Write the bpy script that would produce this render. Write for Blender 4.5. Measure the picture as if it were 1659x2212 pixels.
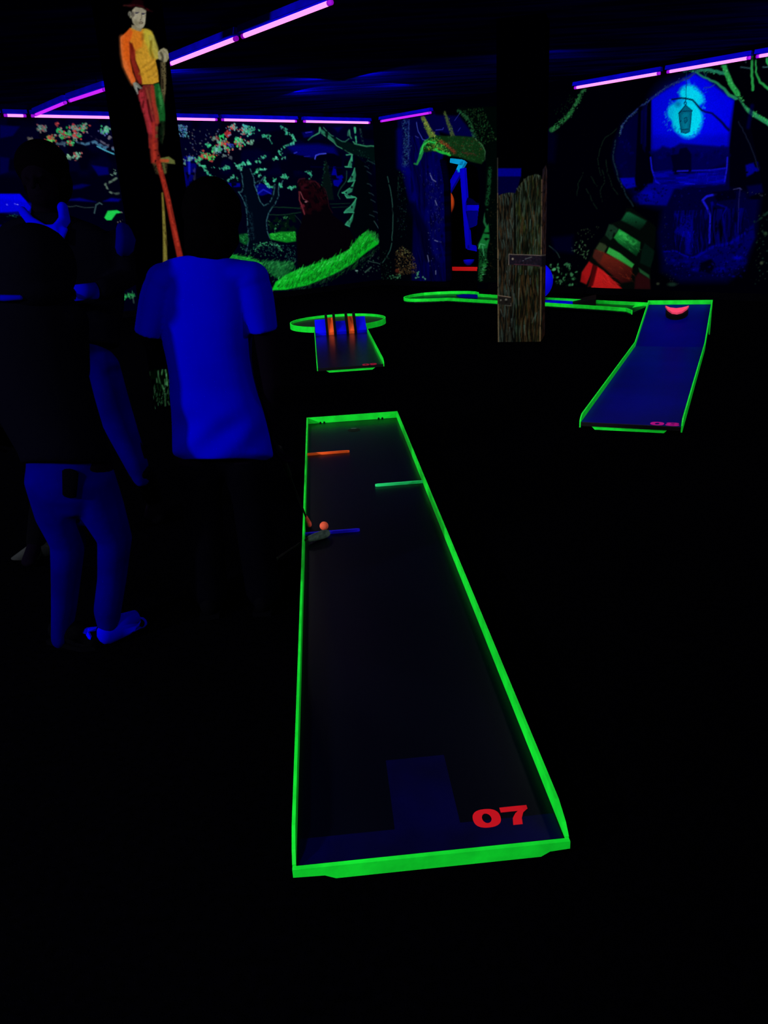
import bpy, bmesh, math, random
import numpy as np
from mathutils import Vector, Matrix, noise

# ------------------------------------------------------------------ clear
for o in list(bpy.data.objects):
    bpy.data.objects.remove(o, do_unlink=True)
SC = bpy.context.scene
COL = SC.collection

# ------------------------------------------------------------------ camera
FPX = 1740.0
EYE = 1.5
PITCH = math.atan(657 / FPX)
ROLL = math.radians(3.3)
_f = Vector((0, math.cos(PITCH), -math.sin(PITCH)))
_r0 = Vector((1, 0, 0)); _u0 = Vector((0, math.sin(PITCH), math.cos(PITCH)))
_r = math.cos(ROLL) * _r0 - math.sin(ROLL) * _u0
_u = math.sin(ROLL) * _r0 + math.cos(ROLL) * _u0
CAM = Vector((0, 0, EYE))
cam_data = bpy.data.cameras.new('camera')
cam_data.sensor_fit = 'VERTICAL'
cam_data.sensor_height = 36.0
cam_data.lens = FPX / 2212 * 36.0
cam_data.clip_start = 0.05
cam = bpy.data.objects.new('camera', cam_data)
COL.objects.link(cam)
cam.matrix_world = Matrix((( _r.x, _u.x, -_f.x, 0), (_r.y, _u.y, -_f.y, 0), (_r.z, _u.z, -_f.z, EYE), (0, 0, 0, 1)))
SC.camera = cam
SC.view_settings.view_transform = 'Standard'
SC.view_settings.look = 'None'
SC.view_settings.exposure = 0.0
SC.view_settings.gamma = 1.0
SC.view_settings.use_curve_mapping = False

# ------------------------------------------------------------------ world: closed dark hall
w = bpy.data.worlds.new('world'); SC.world = w; w.use_nodes = True
w.node_tree.nodes['Background'].inputs[0].default_value = (0, 0, 0.01, 1)
w.node_tree.nodes['Background'].inputs[1].default_value = 0.1

# ------------------------------------------------------------------ unseen fill lamps, added to light murals and lanes evenly
GAIN = 1.05
FILL_LAMPS = [(-6.00,-1.00,3.00, 0.00,0.91,-0.42, 734),
 (-2.30,-1.00,3.00, 0.00,0.00,-1.00, 196),
 (-1.00,13.44,3.00, 0.66,0.56,-0.50, 43),
 (-6.00,7.00,3.00, 0.00,0.00,-1.00, 442),
 (6.00,9.00,3.00, 0.00,0.91,-0.42, 78),
 (-0.02,12.30,3.00, 0.66,0.56,-0.50, 32),
 (-0.54,12.35,3.00, -0.53,0.68,-0.50, 26),
 (2.40,7.00,3.00, 0.00,0.00,-1.00, 34),
 (2.40,3.00,3.00, 0.00,0.91,-0.42, 48),
 (-6.00,-1.00,3.00, 0.00,0.64,-0.77, 63),
 (-2.30,11.00,3.00, 0.00,0.00,-1.00, 31),
 (6.00,-1.00,3.00, 0.00,0.91,-0.42, 229),
 (0.64,13.28,3.00, -0.53,0.68,-0.50, 26),
 (6.00,7.00,3.00, 0.00,0.91,-0.42, 73),
 (-6.00,11.00,3.00, 0.00,0.91,-0.42, 7),
 (2.40,7.00,3.00, 0.00,0.64,-0.77, 11),
 (-2.30,11.00,3.00, 0.00,0.91,-0.42, 37),
 (2.40,11.00,3.00, 0.00,0.64,-0.77, 32),
 (-2.30,9.00,3.00, 0.00,0.00,-1.00, 23),]
for (x, y, z, dx, dy, dz, P) in FILL_LAMPS:
    ld = bpy.data.lights.new('fill_lamp', 'AREA')
    ld.shape = 'DISK'; ld.size = 0.5; ld.energy = P * GAIN; ld.color = (1.0, 0.98, 1.0)
    lo = bpy.data.objects.new('fill_lamp', ld); COL.objects.link(lo)
    lo.location = (x, y, z)
    lo.rotation_euler = Vector((dx, dy, dz)).to_track_quat('-Z', 'Y').to_euler()

# ------------------------------------------------------------------ helpers
def lin(c):
    c = c / 255.0
    return c / 12.92 if c <= 0.04045 else ((c + 0.055) / 1.055) ** 2.4
def rgb(r, g, b):
    return (lin(r), lin(g), lin(b), 1)
def ray(px, py):
    return _f + (px - 829.5) / FPX * _r - (py - 1106) / FPX * _u
def gz(px, py, z=0.0):
    d = ray(px, py); return CAM + d * ((z - EYE) / d.z)
def at(px, py, Y):
    d = ray(px, py); return CAM + d * (Y / d.y)
def onplane(px, py, p0, n):
    d = ray(px, py); return CAM + d * ((Vector(p0) - CAM).dot(n) / d.dot(n))

MATS = {}
def mat(name, color, rough=0.8, spec=0.0, emit=None, es=0.0, var=None, scale=8.0, bump=0.0, bscale=60, metallic=0.0, stretch=None):
    if name in MATS: return MATS[name]
    m = bpy.data.materials.new(name); m.use_nodes = True
    nt = m.node_tree; b = nt.nodes['Principled BSDF']
    b.inputs['Base Color'].default_value = color
    b.inputs['Roughness'].default_value = rough
    b.inputs['Specular IOR Level'].default_value = spec
    b.inputs['Metallic'].default_value = metallic
    tc = nt.nodes.new('ShaderNodeTexCoord')
    src = tc.outputs['Object']
    if stretch:
        mp = nt.nodes.new('ShaderNodeMapping'); mp.inputs['Scale'].default_value = stretch
        nt.links.new(src, mp.inputs[0]); src = mp.outputs[0]
    if var:
        n = nt.nodes.new('ShaderNodeTexNoise'); n.inputs['Scale'].default_value = scale; n.inputs['Detail'].default_value = 5
        r = nt.nodes.new('ShaderNodeValToRGB')
        r.color_ramp.elements[0].color = var; r.color_ramp.elements[1].color = color
        r.color_ramp.elements[0].position = 0.35; r.color_ramp.elements[1].position = 0.65
        nt.links.new(src, n.inputs['Vector']); nt.links.new(n.outputs['Fac'], r.inputs[0]); nt.links.new(r.outputs[0], b.inputs['Base Color'])
    if bump:
        n2 = nt.nodes.new('ShaderNodeTexNoise'); n2.inputs['Scale'].default_value = bscale
        bp = nt.nodes.new('ShaderNodeBump'); bp.inputs['Strength'].default_value = bump; bp.inputs['Distance'].default_value = 0.01
        nt.links.new(src, n2.inputs['Vector']); nt.links.new(n2.outputs['Fac'], bp.inputs['Height']); nt.links.new(bp.outputs[0], b.inputs['Normal'])
    if emit:
        b.inputs['Emission Color'].default_value = emit; b.inputs['Emission Strength'].default_value = es
    MATS[name] = m
    return m

def painted(name, rough=0.9):
    m = bpy.data.materials.new(name); m.use_nodes = True
    nt = m.node_tree; b = nt.nodes['Principled BSDF']
    a = nt.nodes.new('ShaderNodeAttribute'); a.attribute_name = 'paint'
    n = nt.nodes.new('ShaderNodeTexNoise'); n.inputs['Scale'].default_value = 55; n.inputs['Detail'].default_value = 3
    mr = nt.nodes.new('ShaderNodeMapRange'); mr.inputs['To Min'].default_value = 0.86; mr.inputs['To Max'].default_value = 1.14
    mr.inputs['From Min'].default_value = 0.3; mr.inputs['From Max'].default_value = 0.7
    mx = nt.nodes.new('ShaderNodeVectorMath'); mx.operation = 'SCALE'
    tc = nt.nodes.new('ShaderNodeTexCoord')
    nt.links.new(tc.outputs['Object'], n.inputs['Vector'])
    nt.links.new(n.outputs['Fac'], mr.inputs['Value'])
    nt.links.new(a.outputs['Color'], mx.inputs[0]); nt.links.new(mr.outputs[0], mx.inputs['Scale'])
    nt.links.new(mx.outputs[0], b.inputs['Base Color'])
    b.inputs['Roughness'].default_value = rough; b.inputs['Specular IOR Level'].default_value = 0.0
    return m

def tag(o, label=None, cat=None, group=None, kind=None):
    if label: o['label'] = label
    if cat: o['category'] = cat
    if group: o['group'] = group
    if kind: o['kind'] = kind
    return o
def empty(name, loc, rz=0.0, label=None, cat=None, group=None):
    o = bpy.data.objects.new(name, None); COL.objects.link(o)
    o.location = loc; o.rotation_euler = (0, 0, rz); o.empty_display_size = 0.1
    bpy.context.view_layer.update()
    return tag(o, label, cat, group)
def obj(name, bm, m, parent=None, smooth=False, local=False):
    """link a bmesh as one object; mesh coordinates are world unless local"""
    me = bpy.data.meshes.new(name)
    bmesh.ops.recalc_face_normals(bm, faces=bm.faces)
    bm.to_mesh(me); bm.free()
    if m: me.materials.append(m)
    if smooth:
        for p in me.polygons: p.use_smooth = True
    o = bpy.data.objects.new(name, me); COL.objects.link(o)
    if parent is not None:
        o.parent = parent
        if not local:
            me.transform(mworld(parent).inverted())
    return o
def mworld(o):
    M = Matrix.LocRotScale(o.location, o.rotation_euler, o.scale)
    return mworld(o.parent) @ M if o.parent else M
def struct(o): o['kind'] = 'structure'; return o

def prism(bm, pts, d):
    """closed solid: polygon pts pushed along vector d"""
    d = Vector(d)
    a = [bm.verts.new(Vector(p)) for p in pts]; b = [bm.verts.new(Vector(p) + d) for p in pts]
    n = len(pts)
    bm.faces.new(a); bm.faces.new(b[::-1])
    for i in range(n): bm.faces.new((a[i], a[(i + 1) % n], b[(i + 1) % n], b[i]))
def box(bm, o, ax, ay, az):
    """box from corner o with three edge vectors"""
    o = Vector(o); ax = Vector(ax); ay = Vector(ay)
    prism(bm, [o, o + ax, o + ax + ay, o + ay], az)
def loft(bm, pts, rad, side=Vector((1, 0, 0)), n=20, caps=True, fixed=None):
    """rings along pts with radii (a,b); a is along side"""
    pts = [Vector(p) for p in pts]; rings = []
    P = []; Rr = []
    for i, p in enumerate(pts):
        ra = rad[i]; ra = (ra, ra) if not isinstance(ra, tuple) else ra
        P.append(p); Rr.append(ra)
    if caps:
        d0 = (P[0] - P[1]).normalized(); d1 = (P[-1] - P[-2]).normalized()
        m0 = min(Rr[0]); m1 = min(Rr[-1])
        pre = [(P[0] + d0 * m0 * 0.9, 0.35), (P[0] + d0 * m0 * 0.6, 0.75)]
        post = [(P[-1] + d1 * m1 * 0.6, 0.75), (P[-1] + d1 * m1 * 0.9, 0.35)]
        Rr = [(Rr[0][0] * k, Rr[0][1] * k) for _, k in pre] + Rr + [(Rr[-1][0] * k, Rr[-1][1] * k) for _, k in post]
        P = [q for q, _ in pre] + P + [q for q, _ in post]
    N = len(P)
    for i in range(N):
        if fixed is not None: t = Vector(fixed)
        else:
            t = (P[min(i + 1, N - 1)] - P[max(i - 1, 0)]).normalized()
        s = (side - t * side.dot(t))
        s = s.normalized() if s.length > 1e-4 else t.orthogonal().normalized()
        q = t.cross(s).normalized()
        ring = []
        for k in range(n):
            a = 2 * math.pi * k / n
            ring.append(bm.verts.new(P[i] + s * math.cos(a) * Rr[i][0] + q * math.sin(a) * Rr[i][1]))
        rings.append(ring)
    for i in range(N - 1):
        for k in range(n):
            bm.faces.new((rings[i][k], rings[i][(k + 1) % n], rings[i + 1][(k + 1) % n], rings[i + 1][k]))
    bm.faces.new(rings[0][::-1]); bm.faces.new(rings[-1])
def ellip(bm, c, r, M=None, sub=3):
    g = bmesh.ops.create_icosphere(bm, subdivisions=sub, radius=1.0)
    c = Vector(c)
    for v in g['verts']:
        p = Vector((v.co.x * r[0], v.co.y * r[1], v.co.z * r[2]))
        if M is not None: p = M @ p
        v.co = c + p
def remeshed(name, bm, m, parent=None, voxel=0.01, smooth=4, fac=0.5):
    """fuse overlapping closed pieces into one continuous surface"""
    me = bpy.data.meshes.new('tmp'); bmesh.ops.recalc_face_normals(bm, faces=bm.faces); bm.to_mesh(me); bm.free()
    t = bpy.data.objects.new('tmp', me); COL.objects.link(t)
    md = t.modifiers.new('r', 'REMESH'); md.mode = 'VOXEL'; md.voxel_size = voxel
    ms = t.modifiers.new('s', 'SMOOTH'); ms.factor = fac; ms.iterations = smooth
    dg = bpy.context.evaluated_depsgraph_get(); dg.update()
    nm = bpy.data.meshes.new_from_object(t.evaluated_get(dg))
    bpy.data.objects.remove(t, do_unlink=True)
    nm.name = name
    nm.materials.clear(); nm.materials.append(m)
    for p in nm.polygons: p.use_smooth = True
    o = bpy.data.objects.new(name, nm); COL.objects.link(o)
    if parent is not None:
        o.parent = parent; nm.transform(mworld(parent).inverted())
    return o
# ------------------------------------------------------------------ painter for the hand-painted murals
class Canvas:
    """colour field in design units; strokes are laid down like fluorescent paint on black"""
    def __init__(s, x0, y0, x1, y1, k=1.25, base=(0, 0, 4)):
        s.x0, s.y0, s.k = x0, y0, k
        s.w = int((x1 - x0) * k); s.h = int((y1 - y0) * k)
        s.img = np.zeros((s.h, s.w, 3), np.float32); s.img[:] = base
        s.rs = np.random.RandomState(7); s.rnd = random.Random(5)
        s.n1 = s.vn(6); s.n2 = s.vn(2.2); s.n3 = s.vn(22); s.T = (0, 0, 1.0); s.gain = 1.0
    def vn(s, cell):
        c = cell * s.k; gw = int(s.w / c) + 3; gh = int(s.h / c) + 3
        g = s.rs.rand(gh, gw).astype(np.float32)
        yy = np.arange(s.h) / c; xx = np.arange(s.w) / c
        yi = yy.astype(int); xi = xx.astype(int); fy = yy - yi; fx = xx - xi
        fy = fy * fy * (3 - 2 * fy); fx = fx * fx * (3 - 2 * fx)
        a = g[yi][:, xi]; b = g[yi][:, xi + 1]; c_ = g[yi + 1][:, xi]; d = g[yi + 1][:, xi + 1]
        return (a * (1 - fx) + b * fx) * (1 - fy)[:, None] + (c_ * (1 - fx) + d * fx) * fy[:, None]
    def frame(s, ox=0, oy=0, sc=1.0): s.T = (ox, oy, sc)
    def tr(s, pts): return [(s.T[0] + p[0] / s.T[2], s.T[1] + p[1] / s.T[2]) for p in pts]
    def _box(s, pts, m):
        xs = [p[0] for p in pts]; ys = [p[1] for p in pts]
        a = max(0, int((min(xs) - m - s.x0) * s.k)); b = min(s.w, int((max(xs) + m - s.x0) * s.k) + 1)
        c = max(0, int((min(ys) - m - s.y0) * s.k)); d = min(s.h, int((max(ys) + m - s.y0) * s.k) + 1)
        if b <= a or d <= c: return None
        X, Y = np.meshgrid(np.arange(a, b) / s.k + s.x0, np.arange(c, d) / s.k + s.y0)
        return a, b, c, d, X, Y
    def _blend(s, bx, al, col):
        a, b, c, d = bx[:4]
        al = al[..., None]
        s.img[c:d, a:b] = s.img[c:d, a:b] * (1 - al) + np.array(col, np.float32) * al
    def _tex(s, bx, amt, which):
        a, b, c, d = bx[:4]
        n = {1: s.n1, 2: s.n2, 3: s.n3}[which][c:d, a:b]
        return np.clip((n - amt) * 4 + 0.5, 0, 1)
    def poly(s, pts, col, al=1.0, soft=1.2, tex=None, which=1, col2=None):
        P = s.tr(pts); bx = s._box(P, soft + 1)
        if bx is None: return
        X, Y = bx[4], bx[5]; ins = np.zeros(X.shape, bool); dm = np.full(X.shape, 1e9, np.float32)
        n = len(P)
        for i in range(n):
            x1, y1 = P[i]; x2, y2 = P[(i + 1) % n]
            if y1 != y2:
                cnd = ((y1 > Y) != (y2 > Y)) & (X < (x2 - x1) * (Y - y1) / (y2 - y1) + x1)
                ins ^= cnd
            dx, dy = x2 - x1, y2 - y1; L = dx * dx + dy * dy + 1e-9
            t = np.clip(((X - x1) * dx + (Y - y1) * dy) / L, 0, 1)
            dm = np.minimum(dm, (X - x1 - t * dx) ** 2 + (Y - y1 - t * dy) ** 2)
        sd = np.sqrt(dm) * np.where(ins, 1, -1)
        A = np.clip(sd / soft + 0.5, 0, 1) * al
        if tex is not None: A = A * s._tex(bx, tex, which)
        if col2 is not None:   # top to bottom tint
            y0 = min(p[1] for p in P); y1 = max(p[1] for p in P)
            t = np.clip((Y - y0) / (y1 - y0 + 1e-6), 0, 1)[..., None]
            cc = np.array(col, np.float32) * (1 - t) + np.array(col2, np.float32) * t
            a, b, c, d = bx[:4]; s.img[c:d, a:b] = s.img[c:d, a:b] * (1 - A[..., None]) + cc * A[..., None]
        else: s._blend(bx, A, col)
    def line(s, pts, wd, col, al=1.0, soft=1.0, tex=None, which=1, wob=0.0):
        P = s.tr(pts)
        if wob:
            Q = []
            for i in range(len(P) - 1):
                (x1, y1), (x2, y2) = P[i], P[i + 1]; L = math.hypot(x2 - x1, y2 - y1); k = max(1, int(L / 7))
                for j in range(k):
                    t = j / k; Q.append((x1 + (x2 - x1) * t + s.rnd.uniform(-wob, wob), y1 + (y2 - y1) * t + s.rnd.uniform(-wob, wob)))
            Q.append(P[-1]); P = Q
        w0, w1 = (wd if isinstance(wd, tuple) else (wd, wd)); m = max(w0, w1) + soft + 1
        bx = s._box(P, m)
        if bx is None: return
        X, Y = bx[4], bx[5]; best = np.zeros(X.shape, np.float32); n = len(P) - 1
        for i in range(n):
            x1, y1 = P[i]; x2, y2 = P[i + 1]; dx, dy = x2 - x1, y2 - y1; L = dx * dx + dy * dy + 1e-9
            t = np.clip(((X - x1) * dx + (Y - y1) * dy) / L, 0, 1)
            d = np.sqrt((X - x1 - t * dx) ** 2 + (Y - y1 - t * dy) ** 2)
            ww = w0 + (w1 - w0) * (i + t) / n
            best = np.maximum(best, np.clip((ww / 2 - d) / soft + 0.5, 0, 1))
        A = best * al
        if tex is not None: A = A * s._tex(bx, tex, which)
        s._blend(bx, A, col)
    def blob(s, c, r, col, al=1.0, ang=0.0, soft=0.5, tex=None, which=1):
        (cx, cy), = s.tr([c]); rx, ry = (r if isinstance(r, tuple) else (r, r))
        bx = s._box([(cx - rx, cy - ry), (cx + rx, cy + ry)], max(rx, ry) + 1)
        if bx is None: return
        X, Y = bx[4] - cx, bx[5] - cy; ca, sa = math.cos(ang), math.sin(ang)
        U = (X * ca + Y * sa) / rx; V = (-X * sa + Y * ca) / ry
        d = np.sqrt(U * U + V * V)
        A = np.clip((1 - d) / soft, 0, 1) * al
        if tex is not None: A = A * s._tex(bx, tex, which)
        s._blend(bx, A, col)
    def dabs(s, pts, n, r, cols, spread=3.0, al=0.9, ang=None, asp=(0.6, 1.0), along=True):
        """scatter small paint dabs along a polyline or inside a polygon"""
        P = s.tr(pts); T = s.T; s.T = (0, 0, 1.0)
        if along:
            seg = [math.hypot(P[i + 1][0] - P[i][0], P[i + 1][1] - P[i][1]) for i in range(len(P) - 1)]; tot = sum(seg)
        for _ in range(n):
            if along:
                q = s.rnd.uniform(0, tot); i = 0
                while i < len(seg) - 1 and q > seg[i]: q -= seg[i]; i += 1
                t = q / max(seg[i], 1e-6)
                x = P[i][0] + (P[i + 1][0] - P[i][0]) * t + s.rnd.gauss(0, spread); y = P[i][1] + (P[i + 1][1] - P[i][1]) * t + s.rnd.gauss(0, spread)
            else:
                xs = [p[0] for p in P]; ys = [p[1] for p in P]
                for _k in range(60):
                    x = s.rnd.uniform(min(xs), max(xs)); y = s.rnd.uniform(min(ys), max(ys)); ins = False
                    for i in range(len(P)):
                        x1, y1 = P[i]; x2, y2 = P[(i + 1) % len(P)]
                        if (y1 > y) != (y2 > y) and x < (x2 - x1) * (y - y1) / (y2 - y1) + x1: ins = not ins
                    if ins: break
            rr = r * s.rnd.uniform(0.65, 1.25); a = s.rnd.uniform(0, 3.1) if ang is None else ang + s.rnd.uniform(-.35, .35)
            c = s.rnd.choice(cols); f = s.rnd.uniform(0.7, 1.05)
            s.blob((x, y), (rr, rr * s.rnd.uniform(*asp)), tuple(v * f for v in c), al * s.rnd.uniform(.75, 1), a, 0.45)
        s.T = T
    def hair(s, pts, n, ln, cols, ang=-1.0, wd=1.1, al=0.85, spread=2.0, jit=0.35):
        """grass or fur strokes rooted along a polyline"""
        P = s.tr(pts); T = s.T; s.T = (0, 0, 1.0)
        seg = [math.hypot(P[i + 1][0] - P[i][0], P[i + 1][1] - P[i][1]) for i in range(len(P) - 1)]; tot = sum(seg)
        for _ in range(n):
            q = s.rnd.uniform(0, tot); i = 0
            while i < len(seg) - 1 and q > seg[i]: q -= seg[i]; i += 1
            t = q / max(seg[i], 1e-6)
            x = P[i][0] + (P[i + 1][0] - P[i][0]) * t + s.rnd.gauss(0, spread); y = P[i][1] + (P[i + 1][1] - P[i][1]) * t + s.rnd.gauss(0, spread)
            a = ang + s.rnd.uniform(-jit, jit); l = ln * s.rnd.uniform(.5, 1.2); c = s.rnd.choice(cols); f = s.rnd.uniform(.6, 1.05)
            s.line([(x, y), (x + math.cos(a) * l, y + math.sin(a) * l)], (wd, wd * .4), tuple(v * f for v in c), al, .8)
        s.T = T
    def grain(s, pts, cols, cx=2.0, cy=26.0, al=.8, thr=.55, seed=1, slant=0.0):
        """long streaks of wood grain inside a polygon"""
        P = s.tr(pts); bx = s._box(P, 1)
        if bx is None: return
        X, Y = bx[4], bx[5]; ins = np.zeros(X.shape, bool)
        for i in range(len(P)):
            x1, y1 = P[i]; x2, y2 = P[(i + 1) % len(P)]
            if y1 != y2: ins ^= ((y1 > Y) != (y2 > Y)) & (X < (x2 - x1) * (Y - y1) / (y2 - y1) + x1)
        rs = np.random.RandomState(seed)
        for q, col in enumerate(cols):
            g = rs.rand(140, 240)
            wob = 2.2 * np.sin(Y / 17.0 + q * 2) + 1.4 * np.sin(Y / 41.0 + q)
            u = (X + slant * Y + wob + q * 3.7) / cx; v = (Y + q * 9.1) / cy
            ui = np.floor(u).astype(int); vi = np.floor(v).astype(int); fu = u - ui; fv = v - vi; fu = fu * fu * (3 - 2 * fu); fv = fv * fv * (3 - 2 * fv)
            G = lambda a, b: g[b % 140, a % 240]
            n = (G(ui, vi) * (1 - fu) + G(ui + 1, vi) * fu) * (1 - fv) + (G(ui, vi + 1) * (1 - fu) + G(ui + 1, vi + 1) * fu) * fv
            s._blend(bx, np.clip((n - thr) * 5, 0, 1) * al * ins, col)
    def sample(s, px, py):
        x = np.clip((px - s.x0) * s.k, 0, s.w - 1.001); y = np.clip((py - s.y0) * s.k, 0, s.h - 1.001)
        xi = x.astype(int); yi = y.astype(int); fx = (x - xi)[:, None]; fy = (y - yi)[:, None]
        I = s.img; xi1 = np.minimum(xi + 1, s.w - 1); yi1 = np.minimum(yi + 1, s.h - 1)
        c = (I[yi, xi] * (1 - fx) + I[yi, xi1] * fx) * (1 - fy) + (I[yi1, xi] * (1 - fx) + I[yi1, xi1] * fx) * fy
        c = np.clip(c / 255.0, 0, 1)
        return np.clip(np.where(c <= 0.04045, c / 12.92, ((c + 0.055) / 1.055) ** 2.4) * s.gain, 0, .95)

def design_xy(V):
    """where a point of the wall lies on the mural sketch"""
    d = V - np.array(CAM); z = d @ np.array(_f)
    return 829.5 + FPX * (d @ np.array(_r)) / z, 1106 - FPX * (d @ np.array(_u)) / z

def painted_wall(name, p0, du, L, z0, z1, step, canvas, m, thick, nrm, hole=None, parent=None):
    """flat wall as a fine regular grid whose vertices carry the mural paint"""
    nu = int(L / step) + 1; nv = int((z1 - z0) / step) + 1
    U, Z = np.meshgrid(np.linspace(0, L, nu), np.linspace(z0, z1, nv))
    V = np.stack([p0[0] + du[0] * U, p0[1] + du[1] * U, Z], -1).reshape(-1, 3)
    px, py = design_xy(V); colr = canvas.sample(px, py)
    idx = np.arange(nu * nv).reshape(nv, nu)
    a = idx[:-1, :-1]; b = idx[:-1, 1:]; c = idx[1:, 1:]; d = idx[1:, :-1]
    keep = np.ones(a.shape, bool)
    if hole is not None:
        cx = ((U[:-1, :-1] + U[1:, 1:]) / 2); cz = (Z[:-1, :-1] + Z[1:, 1:]) / 2
        Vc = np.stack([p0[0] + du[0] * cx, p0[1] + du[1] * cx, cz], -1).reshape(-1, 3)
        hx, hy = design_xy(Vc); hx = hx.reshape(cx.shape); hy = hy.reshape(cx.shape); ins = np.zeros(cx.shape, bool)
        for i in range(len(hole)):
            x1, y1 = hole[i]; x2, y2 = hole[(i + 1) % len(hole)]
            if y1 != y2: ins ^= ((y1 > hy) != (y2 > hy)) & (hx < (x2 - x1) * (hy - y1) / (y2 - y1) + x1)
        keep = ~ins
    faces = np.stack([a[keep], b[keep], c[keep], d[keep]], -1).reshape(-1, 4)
    nb = len(V); extraV = []; extraF = []
    back = Vector(nrm) * -thick
    def q(i, j):
        v = V[idx[i, j]]; return v + np.array(back)
    if hole is not None:
        for i in range(keep.shape[0]):
            row = keep[i]
            if row.all(): continue
            for j in np.where(~row)[0]:
                for (di, dj, e0, e1) in ((0, -1, (i, j), (i + 1, j)), (0, 1, (i, j + 1), (i + 1, j + 1)), (1, 0, (i + 1, j), (i + 1, j + 1)), (-1, 0, (i, j), (i, j + 1))):
                    ii, jj = i + di, j + dj
                    if 0 <= ii < keep.shape[0] and 0 <= jj < keep.shape[1] and keep[ii, jj]:
                        k = nb + len(extraV); extraV += [q(*e0), q(*e1)]
                        extraF.append((idx[e0], idx[e1], k + 1, k))
    # closing slab edges top, bottom and both ends
    corners = [idx[0, 0], idx[0, -1], idx[-1, -1], idx[-1, 0]]
    if hole is None:
        k = nb + len(extraV); extraV += [V[ci] + np.array(back) for ci in corners]
        extraF += [(k, k + 1, k + 2, k + 3)]
    allV = np.vstack([V, np.array(extraV).reshape(-1, 3)]) if extraV else V
    allF = [tuple(int(t) for t in f) for f in extraF]
    me = bpy.data.meshes.new(name)
    nF = len(faces) + len(allF)
    me.vertices.add(len(allV)); me.vertices.foreach_set('co', allV.astype(np.float32).ravel())
    li = np.concatenate([faces.ravel(), np.array([t for f in allF for t in f], dtype=int)]) if allF else faces.ravel()
    me.loops.add(len(li)); me.loops.foreach_set('vertex_index', li.astype(np.int32))
    me.polygons.add(nF); me.polygons.foreach_set('loop_start', (np.arange(nF) * 4).astype(np.int32))
    me.update(calc_edges=True)
    at_ = me.color_attributes.new('paint', 'FLOAT_COLOR', 'POINT')
    cc = np.zeros((len(allV), 4), np.float32); cc[:, 3] = 1; cc[:nb, :3] = colr; cc[nb:, :3] = (0.0, 0.0, 0.001)
    at_.data.foreach_set('color', cc.ravel())
    me.materials.append(m)
    o = bpy.data.objects.new(name, me); COL.objects.link(o)
    if parent is not None:
        o.parent = parent; me.transform(mworld(parent).inverted())
    return o
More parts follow.
